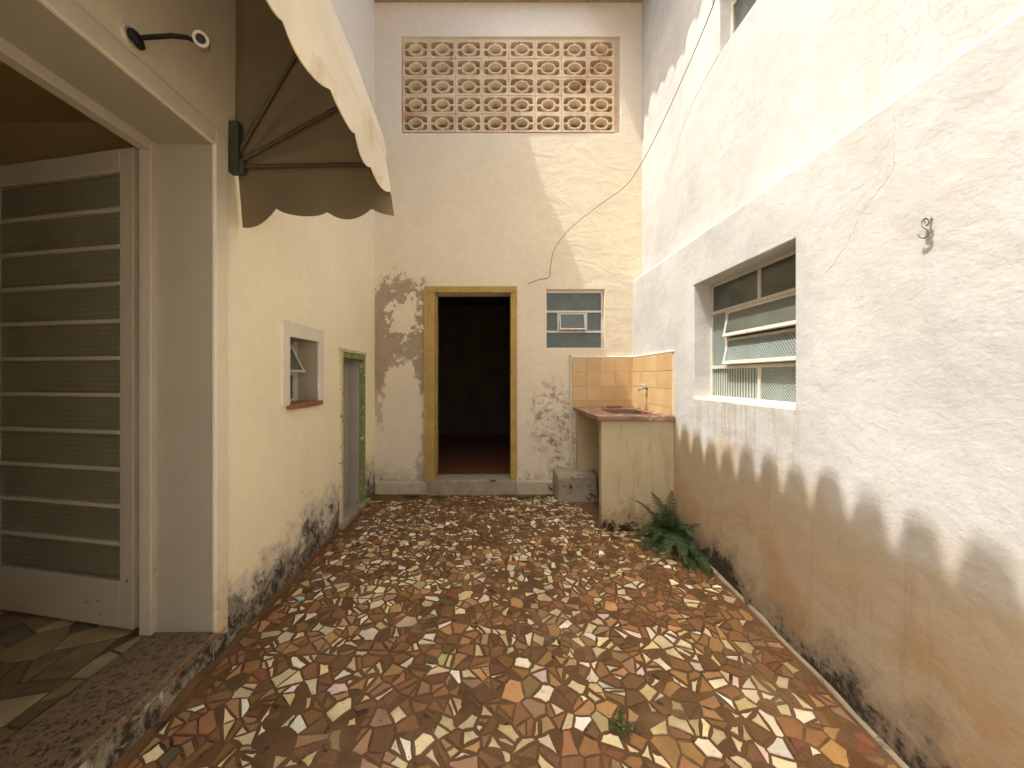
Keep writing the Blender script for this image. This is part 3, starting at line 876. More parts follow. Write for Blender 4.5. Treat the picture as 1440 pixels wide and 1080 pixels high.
# loft behind the breeze blocks
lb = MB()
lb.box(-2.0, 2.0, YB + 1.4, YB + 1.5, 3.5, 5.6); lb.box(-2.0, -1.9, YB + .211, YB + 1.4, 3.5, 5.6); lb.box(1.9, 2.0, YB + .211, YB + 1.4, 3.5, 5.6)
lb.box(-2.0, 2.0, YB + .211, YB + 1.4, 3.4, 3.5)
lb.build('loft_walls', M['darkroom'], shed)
# breeze-block screen: 8 x 5
scr = bpy.data.objects.new('breeze_block_screen', None); COL.objects.link(scr); scr.parent = shed
scr['label'] = 'screen of forty clay breeze blocks with oval holes'
SX0, SX1, SZ0, SZ1 = CB[0] + 0.01, CB[1] - 0.065, CB[2] + 0.005, CB[3] - 0.045
bw, bh = (SX1 - SX0) / 8, (SZ1 - SZ0) / 5
def breeze_block():
    b = MB(); D = 0.195; e = 0.0015
    W, H = bw / 2 - e, bh / 2 - e; t = 0.021
    # outer frame
    def ring(outer, inner, outer_b, inner_b, d0, d1, smooth):
        n = len(outer); vs = []
        for (pts, d) in ((outer, d0), (inner, d0), (outer_b, d1), (inner_b, d1)):
            vs += [(p[0], d, p[1]) for p in pts]
        for i in range(n):
            j = (i + 1) % n
            b.add([vs[i], vs[j], vs[n+j], vs[n+i]], [(0,1,2,3)])
            b.add([vs[n+i], vs[n+j], vs[3*n+j], vs[3*n+i]], [(0,1,2,3)], 0, smooth)
            b.add([vs[i], vs[2*n+i], vs[2*n+j], vs[j]], [(0,1,2,3)], 0, smooth)
            b.add([vs[2*n+i], vs[3*n+i], vs[3*n+j], vs[2*n+j]], [(0,1,2,3)])
    rect = lambda w_, h_: [(-w_, -h_), (w_, -h_), (w_, h_), (-w_, h_)]
    el = lambda a, c, k=24: [(a * math.cos(2*math.pi*i/k), c * math.sin(2*math.pi*i/k)) for i in range(k)]
    def sup(a, c, e, k=24):
        o_ = []
        for i in range(k):
            th = 2 * math.pi * i / k; cs_, sn = math.cos(th), math.sin(th)
            r = (abs(cs_ / a) ** e + abs(sn / c) ** e) ** (-1 / e); o_.append((r * cs_, r * sn))
        if e > 50:
            for cx_, cz_ in ((a, c), (-a, c), (-a, -c), (a, -c)):
                k_ = min(range(k), key=lambda i: abs(math.atan2(math.sin(2*math.pi*i/k - math.atan2(cz_, cx_)), math.cos(2*math.pi*i/k - math.atan2(cz_, cx_)))))
                o_[k_] = (cx_, cz_)
        return o_
    ring(sup(W, H, 60), sup(W - t, H - t, 7), sup(W, H, 60), sup(W - t - .016, H - t - .012, 4), 0.0, D, False)
    ring(el(0.088, 0.066), el(0.072, 0.051), el(0.096, 0.072), el(0.046, 0.030), 0.003, D - 0.002, True)
    for sx, sz in ((1, 0), (-1, 0), (0, 1), (0, -1)):              # tapering webs
        a0, a1 = (0.082, W - t + .002) if sx else (0.060, H - t + .002)
        f, g_ = 0.010, 0.020
        P4 = lambda r, q, d: (sx * r + (q if sz else 0), d, sz * r + (q if sx else 0))
        vs = [P4(r, q, d) for d, hw_ in ((.005, f), (D - .004, g_)) for r, q in ((a0, -hw_), (a1, -hw_), (a1, hw_), (a0, hw_))]
        b.add(vs, [(0,1,2,3), (7,6,5,4), (0,4,5,1), (1,5,6,2), (2,6,7,3), (3,7,4,0)])
    return b
bb0 = breeze_block().build('breeze_block', M['block'], scr, 0, True)
first = True
for r in range(5):
    for c in range(8):
        o = bb0 if first else bb0.copy()
        if not first: COL.objects.link(o)
        first = False
        o.location = (SX0 + (c + .5) * bw, YB - 0.003 + random.uniform(-.003, .003), SZ0 + (r + .5) * bh)
        o.rotation_euler = (0, random.uniform(-.008, .008), 0)
sf = MB()
sf.box(CB[0], CB[1] - 0.062, YB + 0.02, YB + 0.12, SZ1 + 0.0005, CB[3]); sf.box(CB[1] - 0.0615, CB[1], YB + 0.03, YB + 0.12, CB[2], CB[3])
sf.box(CB[0], CB[1] - 0.062, YB + 0.02, YB + 0.12, CB[2], SZ0 - 0.0005); sf.box(CB[0], SX0 - 0.0005, YB + 0.02, YB + 0.12, SZ0, SZ1)
sf.build('mortar_border', M['block'], scr)
# small window
bwin = bpy.data.objects.new('window', None); COL.objects.link(bwin); bwin.parent = shed
bwin['label'] = 'small steel window of grid glass with a central vent'
f = MB(); yf = YB + 0.055; t = 0.02
wx0, wx1, wz0, wz1 = BW
f.box(wx0, wx1, yf - t, yf + t, wz1 - 0.035, wz1); f.box(wx0, wx1, yf - t, yf + t, wz0, wz0 + 0.012)
f.box(wx0, wx0 + 0.012, yf - t, yf + t, wz0 + .0125, wz1 - .0355); f.box(wx1 - 0.03, wx1, yf - t, yf + t, wz0 + .0125, wz1 - .0355)
za, zb = wz0 + 0.20, wz0 + 0.435
for z in (za, zb): f.box(wx0 + .0125, wx1 - .0305, yf - t, yf + t - .001, z - 0.012, z + 0.012)
xa, xb = wx0 + 0.145, wx0 + 0.475
for x in (xa, xb): f.box(x - 0.011, x + 0.011, yf - t - .001, yf + t - .002, za + .0125, zb - .0125)
f.build('window_frame', M['metalw'], bwin, 0.002)
for (a, b_, c, d) in ((wx0 + .012, wx1 - .03, wz0 + .012, za - .012), (wx0 + .012, wx1 - .03, zb + .012, wz1 - .035), (wx0 + .012, xa - .011, za + .012, zb - .012), (xb + .011, wx1 - .03, za + .012, zb - .012)):
    MB().box(a, b_, yf - 0.003, yf + 0.003, c, d).build('pane', M['g_back'], bwin)
v = bpy.data.objects.new('vent_sash', None); COL.objects.link(v); v.parent = bwin
f = MB(); hw, hh = (xb - xa) / 2 - 0.013, (zb - za) / 2 - 0.014
f.box(-hw, hw, -.009, .009, hh - .018, hh); f.box(-hw, hw, -.009, .009, -hh, -hh + .018)
f.box(-hw, -hw + .016, -.009, .009, -hh + .0185, hh - .0185); f.box(hw - .016, hw, -.009, .009, -hh + .0185, hh - .0185)
# frame and pane hang directly on the sash so that the tree stays three deep
bpy.data.objects.remove(v)
sash = f.build('vent_sash', M['metalw'], bwin, 0.002)
pn = MB().box(-hw + .016, hw - .016, -.003, .003, -hh + .018, hh - .018).build('pane', M['g_back'], bwin)
for o in (sash, pn):
    o.location = ((xa + xb) / 2, yf - 0.03, (za + zb) / 2); o.rotation_euler = (math.radians(-14), 0, 0)
MB().box(wx0 - 0.2, wx1 + 0.2, YB + 0.24, YB + 0.26, wz0 - .2, wz1 + .2).build('curtain', M['gdoor'], shed)

# ------------------------------------------------------------------ neighbouring building on the right
nb = empty('neighbouring_building', 'tall sunlit white plastered building wall with a ledge and steel windows', 'building')
RW = (2.05, 3.10, 1.18, 2.085)
UW = (1.75, 2.92, 3.806, 4.95)
ZL = 2.46
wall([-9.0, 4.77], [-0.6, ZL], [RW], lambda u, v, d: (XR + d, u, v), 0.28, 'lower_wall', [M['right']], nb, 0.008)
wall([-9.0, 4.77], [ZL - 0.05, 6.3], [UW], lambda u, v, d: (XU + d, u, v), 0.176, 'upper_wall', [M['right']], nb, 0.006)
# weathered sloping ledge top
b = MB(); n = 140; vs = []
for i in range(n + 1):
    y = -8.99 + (YB + 8.98) * i / n
    j = mnoise.noise(Vector((y * 3.1, 0, 7))) * 0.012 + mnoise.noise(Vector((y * 11, 0, 3))) * 0.006
    vs += [(XR + 0.004, y, ZL - 0.02), (XR + 0.002 - j * .3, y, ZL + 0.004 + j), (XR + 0.05, y, ZL + 0.035 + j), (XU + 0.01, y, ZL + 0.075 + j * 2)]
fs = [(i*4+k, i*4+k+4, i*4+k+5, i*4+k+1) for i in range(n) for k in range(3)]
b.add(vs, fs, 0, True); b.build('ledge', M['right'], nb, 0, True)
fillet('mortar_fillet', XR, -1, -3.9, 3.4, nb, M['concrete'], 0.026, 0.022)
tiled_eave('roof', 1.10, 4.0, -9.1, 4.62, lambda y: 5.88 - (0.22 if y > 4.25 else 0.0), 0.35, 0.21, 0.07, M['roof'], 1, 0.03, nb, 5.0)
# --- lower steel window
w1 = bpy.data.objects.new('window', None); COL.objects.link(w1); w1.parent = nb
w1['label'] = 'wide steel window with two tilted sashes in a deep reveal'
def bars(parent, X, y0, y1, z0, z1, rows, name='window_frame'):
    f = MB(); t = 0.016
    f.box(X - t, X + t, y0, y0 + 0.022, z0, z1); f.box(X - t, X + t, y1 - 0.022, y1, z0, z1)
    f.box(X - t, X + t + .001, y0 + .0225, y1 - .0225, z0, z0 + 0.022); f.box(X - t, X + t + .001, y0 + .0225, y1 - .0225, z1 - 0.022, z1)
    for (k, a, b_, c, d) in rows:
        if k == 'h': f.box(X - t - .001, X + t - .001, a, b_, c - 0.012, c + 0.012)
        else: f.box(X - t + .001, X + t - .002, a - 0.011, a + 0.011, c, d)
    return f.build(name, M['metalw'], parent, 0.002)
X = XR + 0.15; y0, y1, z0, z1 = RW
H = z1 - z0; zr1 = z0 + H * 0.27; zr2 = z0 + H * 0.745; ym = y0 + (y1 - y0) * 0.46; yn = y1 - 0.21
bars(w1, X, y0, y1, z0, z1, [('h', y0 + .023, y1 - .023, zr1, 0), ('h', y0 + .023, y1 - .023, zr2, 0),
     ('v', ym, 0, zr2 + .0125, z1 - .0225), ('v', ym, 0, z0 + .0225, zr1 - .0125), ('v', yn, 0, zr1 + .0125, zr2 - .0125)])
def pane(parent, X, a, b_, c, d, mat): return MB().box(X - .003, X + .003, a, b_, c, d).build('pane', M[mat], parent)
pane(w1, X, y0 + .022, ym - .011, zr2 + .012, z1 - .022, 'g_dark'); pane(w1, X, ym + .011, y1 - .022, zr2 + .012, z1 - .022, 'g_dark')
pane(w1, X, y0 + .022, ym - .011, z0 + .022, zr1 - .012, 'g_right'); pane(w1, X, ym + .011, y1 - .022, z0 + .022, zr1 - .012, 'g_rib')
pane(w1, X, yn + .011, y1 - .022, zr1 + .012, zr2 - .012, 'g_right')
zmid = (zr1 + zr2) / 2
for (za, zb, mt, ang) in ((zmid + 0.004, zr2 - .014, 'g_dark', 11), (zr1 + .014, zmid - 0.004, 'g_right', 12)):
    hy, hz = (yn - .014 - (y0 + .026)), zb - za
    f = MB()
    f.box(-.009, .009, 0, hy, -.02, 0); f.box(-.011, .011, 0, hy, -hz, -hz + .024)
    f.box(-.009, .009, 0, .018, -hz + .0245, -.0205); f.box(-.009, .009, hy - .018, hy, -hz + .0245, -.0205)
    s = f.build('tilting_sash', M['metalw'], w1, 0.002)
    p = MB().box(-.003, .003, .018, hy - .018, -hz + .024, -.02).build('pane', M[mt], w1)
    for o in (s, p):
        o.location = (X - 0.005, y0 + .026, zb); o.rotation_euler = (0, math.radians(ang), 0)
MB().box(XR + 0.002, XR + 0.165, y0 + .001, y1 - .001, z0 - 0.02, z0 + 0.008).build('sill', M['casing'], w1, 0.004)
MB().box(XR + 0.285, XR + 0.9, y0 - .3, y1 + .3, z0 - .3, z1 + .25).build('room_box', M['interior'], nb)
# --- upper steel window
w2 = bpy.data.objects.new('window', None); COL.objects.link(w2); w2.parent = nb
w2['label'] = 'upper steel window with bluish panes near the roof'
X = XU + 0.10; y0, y1, z0, z1 = UW
bars(w2, X, y0, y1, z0, z1, [('h', y0 + .023, y1 - .023, z0 + 0.35, 0), ('h', y0 + .023, y1 - .023, z0 + 0.75, 0), ('v', y1 - 0.55, 0, z0 + .023, z0 + 0.337)])
pane(w2, X, y0 + .022, y1 - .561, z0 + .022, z0 + .338, 'g_right'); pane(w2, X, y1 - .539, y1 - .022, z0 + .022, z0 + .338, 'g_dark')
pane(w2, X, y0 + .022, y1 - .022, z0 + .362, z0 + .738, 'g_dark'); pane(w2, X, y0 + .022, y1 - .022, z0 + .762, z1 - .022, 'g_dark')
MB().box(XU + 0.18, XU + 0.8, y0 - .3, y1 + .3, z0 - .3, z1 + .25).build('upper_room_box', M['interior'], nb)
# cracks in the plaster: thin raised-edge ribbons following the wall
def crack(pts, wd, X, parent, seed):
    rg = random.Random(seed); pp = []
    for i in range(len(pts) - 1):
        for k in range(7):
            t = k / 7
            pp.append((pts[i][0] + (pts[i+1][0]-pts[i][0])*t + rg.uniform(-.006, .006), pts[i][1] + (pts[i+1][1]-pts[i][1])*t + rg.uniform(-.006, .006)))
    b = MB()
    b.tube([(X, a, c) for a, c in pp], [wd * rg.uniform(.4, 1) for _ in pp], 4)
    return b.build('crack', M['crack'], parent)
def onright(px, py, X=XR): Y = X * FPX / (px - 697); return (Y, CAM_Z + (530 - py) / FPX * Y)
crack([onright(*p) for p in ((1256, 152), (1259, 205), (1257, 240), (1235, 268), (1212, 300), (1190, 345), (1150, 400))], 0.0008, XR, nb, 3)
crack([onright(*p) for p in ((1175, 720), (1180, 760), (1178, 790), (1192, 815))], 0.0012, XR, nb, 4)

# unseen sunlit yard, added to bounce light in, and its end wall
yd = MB(); yd.box(-9.0, XR + 0.01, -9.0, -0.902, -0.5, fz(0, -0.9) - 0.01)
tag(yd.build('bounce_yard', M['concrete_pale'], None), 'unseen pale concrete yard added to bounce sunlight into the courtyard', kind='structure')
gw = MB(); gw.box(-9.0, XR + 0.005, -9.25, -9.001, -0.6, 2.6)
tag(gw.build('bounce_yard_wall', M['left'], None, 0.01), 'unseen low plain wall closing the added bounce yard', 'wall')

# ------------------------------------------------------------------ laundry sink
sink = empty('laundry_sink', 'masonry laundry sink with orange tile splashback in the courtyard corner', 'sink')
CX0, CY0, CZ = 0.905, 3.41, 1.0
c = MB()
hx0, hx1, hy0, hy1 = 1.12, 1.50, 3.62, 4.22
c.box(CX0, XR + .002, CY0, hy0, CZ - .04, CZ); c.box(CX0, XR + .002, hy1, YB + .002, CZ - .04, CZ)
c.box(CX0, hx0, hy0 + .0005, hy1 - .0005, CZ - .04, CZ); c.box(hx1, XR + .002, hy0 + .0005, hy1 - .0005, CZ - .04, CZ)
c.build('counter', M['counter'], sink, 0.006)
c = MB()
c.box(hx0 - .02, hx0, hy0 - .02, hy1 + .02, .72, CZ - .0405); c.box(hx1, hx1 + .02, hy0 - .02, hy1 + .02, .72, CZ - .0405)
c.box(hx0 + .0005, hx1 - .0005, hy0 - .02, hy0, .72, CZ - .0405); c.box(hx0 + .0005, hx1 - .0005, hy1, hy1 + .02, .72, CZ - .0405)
c.box(hx0 - .02, hx1 + .02, hy0 - .02, hy1 + .02, .70, .7195)
c.build('basin', M['concrete'], sink)
def mat_sinkfront():
    g = G('cream sink panel')
    c = mottle(g, lin(192, 176, 140), 0.08, 3)
    n2 = g.noise(12, 8, 0.75, 0.5)
    lim = g.m('ADD', g.xyz(2), g.m('MULTIPLY', g.m('SUBTRACT', n2, 0.5), 0.75))
    c = g.mix(g.m('MULTIPLY', g.sm(lim, 0.26, 0.06), 0.6), c, lin(150, 124, 86))
    c = g.mix(g.sm(g.m('ADD', lim, g.m('MULTIPLY', g.m('SUBTRACT', g.noise(40, 5, .7), 0.5), 0.25)), 0.05, -0.03), c, lin(44, 36, 26))
    c = g.mix(g.sm(g.noise(15, 6, 0.7, 0.6), 0.69, 0.72), c, lin(96, 74, 50))
    c = g.mix(g.m('MULTIPLY', g.sm(g.noise(4, 5, 0.65, 0.2, g.vec((3, 1, 0.5))), 0.52, 0.7), 0.35), c, lin(150, 130, 96))
    return g.out(c, 0.85, g.bump(g.m('ADD', g.noise(7, 6, .6), g.m('MULTIPLY', n2, .3)), 0.35, 0.012))
M['sinkfront'] = mat_sinkfront()
MB().box(0.945, XR + .002, CY0 + .03, CY0 + .11, -0.1, CZ - .0405).build('front_panel', M['sinkfront'], sink, 0.008)
MB().box(0.93, XR + .002, 4.36, YB + .002, -0.1, CZ - .0405).build('rear_panel', M['sinkfront'], sink, 0.008)
# backing mortar, tiles on both walls, white top edge
TZ0, TS = 1.005, 0.163
bk = MB()
bk.box(0.885, XR + .002, YB - .006, YB + .002, CZ + .001, 1.572); bk.box(XR - .006, XR + .002, 3.44, YB - .0065, CZ + .001, 1.572)
bk.build('mortar_bed', M['tilegrout'], sink)
te = MB(); te.box(0.875, XR - .0145, YB - .014, YB + .002, 1.5725, 1.588); te.box(XR - .014, XR + .002, 3.435, YB + .001, 1.5725, 1.589)
te.build('plaster_edge', M['casing'], sink, 0.004)
rows = [(CZ + .002, 1.072)] + [(1.075 + i * 0.166, 1.075 + i * 0.166 + TS) for i in range(3)]
for (za, zb) in rows:
    x = 0.888
    while x < XR - .02:
        e = min(x + TS, XR - .014)
        MB().box(x, e, YB - .013, YB - .0055, za, zb).build('tile', M['tilew'], sink, 0.0025)
        x += TS + .004
    y = YB - .0145
    while y > 3.46:
        e = max(y - TS, 3.443)
        MB().box(XR - .013, XR - .0055, e, y, za, zb).build('tile', M['tilew'], sink, 0.0025)
        y -= TS + .004
# tap on the right wall
tap = empty('tap', 'small metal tap with white handle on the orange tiles', 'tap')
ty, tz = 4.02, 1.235
b = MB(); b.tube([(XR - .012, ty, tz), (XR - .05, ty, tz), (XR - .055, ty, tz - .003), (XR - .095, ty, tz - .014), (XR - .10, ty, tz - .035)], [.010, .009, .010, .009, .008], 8)
b.build('spout', M['zinc'], tap)
b = MB(); b.tube([(XR - .055, ty, tz + .008), (XR - .055, ty, tz + .03)], .008, 8); b.tube([(XR - .055, ty - .03, tz + .034), (XR - .055, ty + .03, tz + .034)], .009, 8)
b.build('handle', M['pvc'], tap)
b = MB(); b.tube([(XR - .013, ty, tz), (XR - .019, ty, tz)], .024, 14); b.build('flange', M['zinc'], tap)
# things on the counter
b = MB().box(-.075, .075, -.03, .03, 0, .028)
o = tag(b.build('brick_piece', M['brick'], None, 0.006), 'small pinkish block lying on the sink counter', 'block'); o.location = (1.33, 4.32, CZ - .001); o.rotation_euler = (0, 0, .15)
# waste pipe
pp = empty('waste_pipe', 'thin white pipe running down the wall beside the sink', 'pipe')
b = MB(); b.tube([(0.868, YB - .02, 1.60), (0.868, YB - .022, 1.0), (0.874, YB - .024, 0.6), (0.882, YB - .03, 0.27)], .0145, 10); b.build('tube', M['pvc'], pp)
b = MB(); b.tube([(0.868, YB - .02, 1.56), (0.868, YB - .02, 1.605)], .019, 10); b.build('collar', M['pvc'], pp)
# low concrete drain block
b = MB()
vs = [(.672, 4.17, -.05), (1.12, 4.16, -.05), (1.12, YB + .003, -.05), (.655, YB + .003, -.05),
      (.69, 4.18, .25), (1.10, 4.19, .285), (1.12, YB + .003, .30), (.665, YB + .003, .31)]
b.add(vs, [(0,3,2,1), (4,5,6,7), (0,1,5,4), (1,2,6,5), (2,3,7,6), (3,0,4,7)])
tag(b.build('concrete_block', M['concrete'], None, 0.018), 'low stained concrete block under the pipe beside the sink', 'block')

# ------------------------------------------------------------------ awning over the tall door
aw = empty('awning', 'cream scalloped canvas awning with brown lining over the tall door', 'awning')
AY0, AY1 = 0.02, 2.07
prof = [(-.598, 2.500), (-.590, 2.56), (-.615, 2.66), (-.662, 2.812), (-.715, 2.95), (-.777, 3.10), (-.830, 3.235), (-.884, 3.378), (-.985, 3.58), (-1.11, 3.78), (-1.26, 3.94), (-1.412, 4.03)]
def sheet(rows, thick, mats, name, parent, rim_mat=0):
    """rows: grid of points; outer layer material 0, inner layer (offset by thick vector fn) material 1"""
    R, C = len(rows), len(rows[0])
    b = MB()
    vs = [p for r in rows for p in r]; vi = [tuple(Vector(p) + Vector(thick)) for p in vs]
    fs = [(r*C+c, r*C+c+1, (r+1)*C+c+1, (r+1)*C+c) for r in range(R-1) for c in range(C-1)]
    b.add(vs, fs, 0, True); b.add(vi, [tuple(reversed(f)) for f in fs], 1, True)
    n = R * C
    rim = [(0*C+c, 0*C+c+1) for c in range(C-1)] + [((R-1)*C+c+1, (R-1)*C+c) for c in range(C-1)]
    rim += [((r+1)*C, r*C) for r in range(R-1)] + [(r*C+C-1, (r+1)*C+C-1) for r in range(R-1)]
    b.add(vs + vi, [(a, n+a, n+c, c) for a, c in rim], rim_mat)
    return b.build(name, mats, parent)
rows = []
NY = 48
for k, (x, z) in enumerate(prof):
    row = []
    for i in range(NY + 1):
        y = AY0 + (AY1 - AY0) * i / NY
        sag = 0.012 * mnoise.noise(Vector((y * 2.1, k * 0.45, 2))) + 0.010 * math.sin(y * 13 + k) * (0.4 if k < 3 else 0.6) * 0.6
        row.append((x + (sag if 0 < k < 11 else 0), y, z))
    rows.append(row)
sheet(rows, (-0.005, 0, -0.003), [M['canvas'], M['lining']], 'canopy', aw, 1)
# front valance
def scallop(s, pitch, depth): return depth * abs(math.sin(math.pi * s / pitch)) ** 0.55
rows = []
NV = 120
for k in range(6):
    row = []
    for i in range(NV + 1):
        y = AY0 + (AY1 - AY0) * i / NV
        s = AY1 - 0.02 - y
        zb = 2.345 - scallop(s, 0.2455, 0.042) + 0.01 * mnoise.noise(Vector((y * 2, 5, 1)))
        t = k / 5
        x = -0.592 + 0.02 * t + 0.016 * t * math.sin(y * 9.0 + 1.3) * 0.8 + 0.01 * t * mnoise.noise(Vector((y * 4, 0, 0)))
        row.append((x, y, 2.53 * (1 - t) + zb * t))
    rows.append(row)
sheet(rows, (-0.004, 0, 0), [M['canvas'], M['lining']], 'valance', aw)
# side gusset at the far end
piv = (-1.412, 2.46)
rows = []
for k in range(9):
    t = k / 8; row = []
    for j, (x, z) in enumerate(prof):
        for h in range(2 if j < len(prof) - 1 else 1):
            if h: x2, z2 = (x + prof[j+1][0]) / 2, (z + prof[j+1][1]) / 2
            else: x2, z2 = x, z
            a = 0.012 * math.sin(j * 2.4 + h * 1.2) * t * (1 - t) * 4
            row.append((piv[0] + (x2 - piv[0]) * t, AY1 + 0.004 + a, piv[1] + (z2 - piv[1]) * t))
    rows.append(row)
sheet(rows, (0, -0.004, 0), [M['canvas'], M['lining']], 'side_gusset', aw, 1)
rows = []
NS = 60
for k in range(5):
    row = []
    for i in range(NS + 1):
        x = -1.355 + (1.355 - 0.545) * i / NS
        s = -0.66 - x
        drop = 0.06 * max(0, (-1.16 - x) / 0.2)
        zb = 2.262 - scallop(s + 10 * 0.245, 0.245, 0.048) - drop
        t = k / 4
        row.append((-1.39 + (x + 1.355) * (1.39 - 0.60 + 0.055 * t ** 0.7) / 0.81, AY1 + 0.008 + 0.03 * t * math.sin(x * 13) + 0.012 * t, (2.475 + 0.03 * i / NS) * (1 - t) + zb * t))
    rows.append(row)
sheet(rows, (0, -0.004, 0), [M['canvas'], M['lining']], 'side_valance', aw)
for (x, z) in ((-.61, 2.487), (-.70, 2.86), (-.90, 3.33)):
    b = MB()
    yb, ya = AY1 - 0.02, AY0 + 0.02
    e = (x - 0.012, z - 0.004)
    b.tube([(piv[0], yb, piv[1] + .01), (e[0], yb, e[1]), (e[0], ya, e[1]), (piv[0], ya, piv[1] + .01)], 0.011, 8)
    b.build('rib', M['ribm'], aw)
for y in (AY1 - 0.02, AY0 + 0.02):
    b = MB(); b.box(XL - .002, XL + .05, y - .03, y + .012, 2.425, 2.70); b.box(XL + .03, XL + .075, y - .022, y + .006, 2.425, 2.50)
    b.build('bracket', M['irong'], aw, 0.006)

# ------------------------------------------------------------------ wall fitting above the tall door
lf = empty('wall_fitting', 'black curved arm with a white tubular end on the wall above the tall door', 'fixture')
b = MB(); b.tube([(XL - .002, 1.475, 2.655), (XL + .012, 1.475, 2.655)], .034, 16); b.build('wall_plate', M['pvc'], lf)
b = MB(); b.tube([(XL + .012, 1.475, 2.66), (XL + .035, 1.47, 2.64), (XL + .05, 1.47, 2.61)], [.024, .02, .014], 10)
b.tube([(XL + .02, 1.472, 2.645), (XL + .08, 1.47, 2.648), (XL + .17, 1.468, 2.652), (XL + .235, 1.462, 2.64), (XL + .28, 1.455, 2.612), (XL + .305, 1.45, 2.59)], .0085, 8)
b.build('arm', M['black'], lf)
d = Vector((0.5, -0.78, -0.36)).normalized(); p = Vector((XL + .295, 1.46, 2.602))
b = MB(); b.tube([p, p + d * .03, p + d * .032, p + d * .095], [.018, .020, .025, .025], 18, 0, True); b.build('tubular_end', M['pvc'], lf)
b = MB(); b.tube([p + d * .092, p + d * .0965], .0155, 16); b.build('opening', M['black'], lf)

# ------------------------------------------------------------------ hanging wire
pts = [(742, 399, 4.462), (758, 393, 4.462), (772, 390, 4.46), (774, 375, 4.45), (779, 352, 4.43), (790, 335, 4.40), (808, 316, 4.33), (830, 298, 4.24), (852, 282, 4.15),
       (872, 268, 4.06), (888, 252, 3.98), (903, 228, 3.88), (920, 196, 3.75), (940, 155, 3.55), (960, 110, 3.32), (980, 64, 3.08), (1000, 15, 2.86), (1015, -30, 2.7), (1032, -90, 2.5), (1045, -200, 2.3)]
cu = [P(*p) for p in pts]
fine = []
for i in range(len(cu) - 1):
    a, b_, c_, d_ = cu[max(i-1, 0)], cu[i], cu[i+1], cu[min(i+2, len(cu)-1)]
    for k in range(5):
        t = k / 5
        fine.append(0.5 * ((2*b_) + (c_-a)*t + (2*a-5*b_+4*c_-d_)*t*t + (3*b_-a-3*c_+d_)*t**3))
fine.append(cu[-1])
b = MB(); b.tube(fine, 0.0028, 6)
tag(b.build('cable', M['wire']), 'thin black cable sagging from the roof down to the back wall', 'cable')

# ------------------------------------------------------------------ hook on the sunlit wall
hk = empty('wall_hook', 'small bent metal hook screwed into the sunlit wall', 'hook')
hy, hz = onright(1309, 312)
b = MB()
ring = [Vector((XR - 0.0180, hy + .012 * math.cos(a), hz + .014 * math.sin(a))) for a in [i * 2 * math.pi / 14 for i in range(14)]]
b.tube(ring, .0035, 8, 0, True, True)
b.tube([(XR + .01, hy - .003, hz + .012), (XR - 0.0180, hy - .003, hz + .010)], .004, 8)
b.build('screw_eye', M['zinc'], hk)
b = MB()
b.tube([(XR - 0.0180, hy + .004, hz + .004), (XR - 0.0216, hy + .008, hz - .010), (XR - 0.0204, hy - .002, hz - .024), (XR - 0.0168, hy - .010, hz - .038), (XR - 0.0150, hy - .006, hz - .052), (XR - 0.0180, hy + .006, hz - .056),
        (XR - 0.0216, hy + .016, hz - .048), (XR - 0.0228, hy + .020, hz - .036)], .004, 8)
b.build('bent_wire', M['zinc'], hk)

# ------------------------------------------------------------------ fern and weeds
def frond(parent, base, tip_dir, length, droop, rg, name='frond', wd=0.075, n=32):
    """one arching fern frond: stalk + paired leaflets"""
    d = Vector(tip_dir).normalized(); p = Vector(base); pts = [p.copy()]; st = length / n
    for i in range(n):
        d = (d + Vector((0, 0, -droop / n)) + Vector((rg.uniform(-.02, .02), rg.uniform(-.02, .02), rg.uniform(-.02, .02)))).normalized()
        p = p + d * st
        p.x = min(p.x, XR - 0.012); 
        if p.y > 3.42: p.y = 3.42
        p.z = max(p.z, fz(p.x, p.y) + 0.012)
        pts.append(p.copy())
    b = MB(); b.tube(pts, [0.0028 * (1 - 0.7 * i / n) for i in range(n + 1)], 4)
    for i in range(3, n + 1):
        t = (pts[i] - pts[i-1]).normalized(); s = i / n
        side = t.cross(Vector((0, 0, 1)))
        if side.length < 0.05: side = Vector((1, 0, 0))
        side.normalize(); up = side.cross(t)
        L = wd * (math.sin(math.pi * (0.12 + 0.88 * s) ** 0.8) * 0.9 + 0.12)
        for sg in (-1, 1):
            for half in (0,):
                o = pts[i] - t * st * half
                dd = (side * sg + t * 0.45 + up * rg.uniform(-.25, .1)).normalized()
                e = o + dd * L * rg.uniform(.85, 1.1); e.x = min(e.x, XR - 0.006); e.y = min(e.y, 3.432)
                w_ = t * (st * 0.30)
                m_ = (o + e) / 2 + up * L * 0.06
                b.add([o - w_, o + w_, m_ + w_ * 1.1, e, m_ - w_ * 1.1], [(0, 1, 2, 3, 4)], 0)
    return b.build(name, M['leaf'], parent)
fern = empty('fern', 'dark green fern growing in the corner between sink and sunlit wall', 'plant')
rg = random.Random(11)
b1 = (1.50, 3.34, fz(1.5, 3.34))
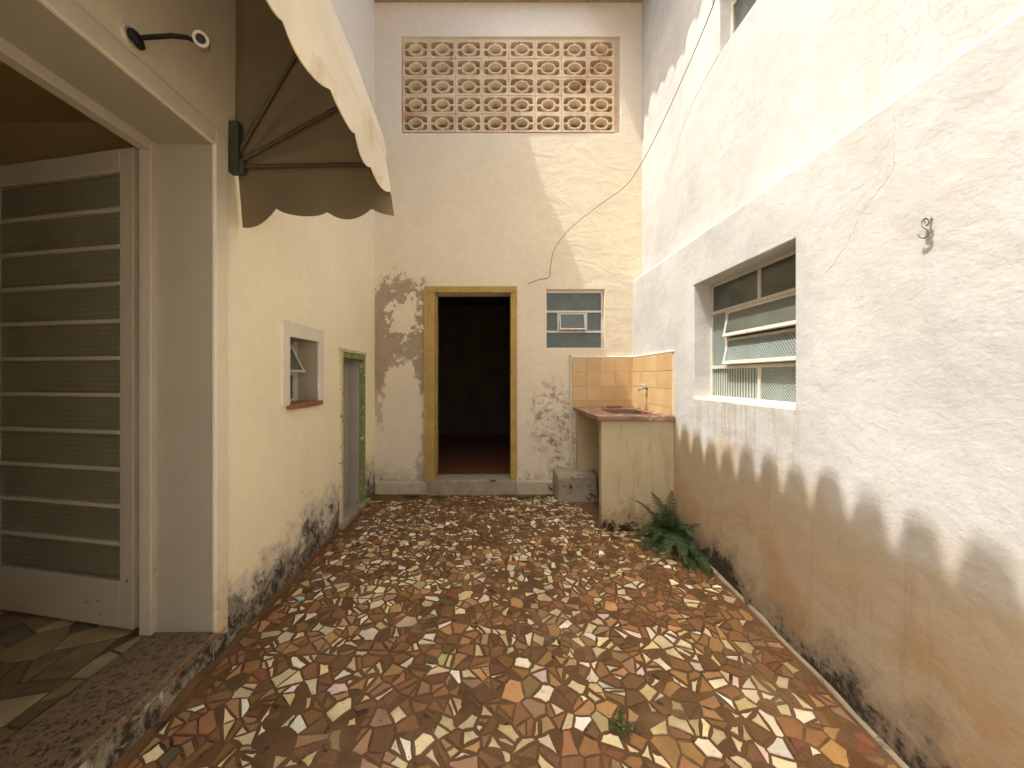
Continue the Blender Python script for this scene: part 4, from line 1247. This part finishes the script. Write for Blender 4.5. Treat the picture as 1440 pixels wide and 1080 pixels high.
for (dx, dy, dz, L, dr) in ((-.55, -.12, 1.0, .52, .95), (-.30, -.2, 1.0, .50, 1.1), (-.05, -.25, 1.0, .46, 1.0), (-.6, -.3, .75, .44, 1.3), (-.7, -.5, .5, .36, 1.3),
                            (-.35, -.7, .9, .50, 1.6), (-.15, -.8, .9, .52, 1.6), (.05, -.9, .8, .55, 1.6), (-.5, -.8, .55, .42, 1.4), (-.1, -.6, 1.0, .48, 1.5), (-.75, -.15, .55, .34, 1.2),
                            (-.25, -.45, 1.0, .45, 1.4), (-.45, -.5, .8, .42, 1.5)):
    frond(fern, (b1[0] + rg.uniform(-.04, .04), b1[1] + rg.uniform(-.05, .03), b1[2]), (dx, dy, dz), L * 1.1, dr, rg, wd=.088)
b2 = (1.55, 3.08, fz(1.55, 3.08))
for (dx, dy, dz, L, dr) in ((-.3, -.5, .8, .34, 1.7), (-.1, -.8, .7, .36, 1.7), (-.5, -.2, .7, .30, 1.6), (-.2, .2, 1.0, .36, 1.3), (-.4, -.8, .4, .28, 1.4), (-.05, -.3, 1.0, .36, 1.5), (-.02, -.9, .5, .36, 1.5)):
    frond(fern, (b2[0] + rg.uniform(-.03, .02), b2[1] + rg.uniform(-.06, .06), b2[2]), (dx, dy, dz), L * 1.05, dr, rg, wd=.078, n=28)
weed = empty('weed', 'tiny green fern seedling sprouting between the floor tiles', 'weed')
wp = (0.53, 1.62)
for k in range(6):
    a = k * 1.05 + .3
    frond(weed, (wp[0], wp[1], fz(*wp) + .002), (math.cos(a) * 1.3, math.sin(a), .35), rg.uniform(.05, .085), .7, rg, wd=.022, n=10)
# moss tufts along the joints at the far end
b = MB()
spots = [(-.62, 4.30, .09, 240), (-.95, 4.33, .10, 260), (.12, 4.36, .10, 200), (.45, 4.30, .12, 260), (-.15, 4.2, .08, 140), (1.02, 3.30, .05, 120), (.30, 4.28, .08, 160), (.62, 4.36, .06, 150), (1.53, 2.86, .03, 60), (-.4, 4.38, .12, 160)]
for (x, y, r, n) in spots:
    for _ in range(n):
        a = rg.uniform(0, 6.28); q = r * math.sqrt(rg.random()); px, py = x + q * math.cos(a), y + q * math.sin(a) * .45
        if py > 4.40: continue
        h = rg.uniform(.006, .022); z = fz(px, py) + .002; a2 = rg.uniform(0, 3.14); wv = .003
        b.add([(px - wv*math.cos(a2), py - wv*math.sin(a2), z), (px + wv*math.cos(a2), py + wv*math.sin(a2), z), (px + rg.uniform(-.008, .008), py + rg.uniform(-.008, .008), z + h)], [(0, 1, 2)])
tag(b.build('moss', M['moss']), 'patches of green moss in the tile joints along the back step', 'moss', kind='stuff')
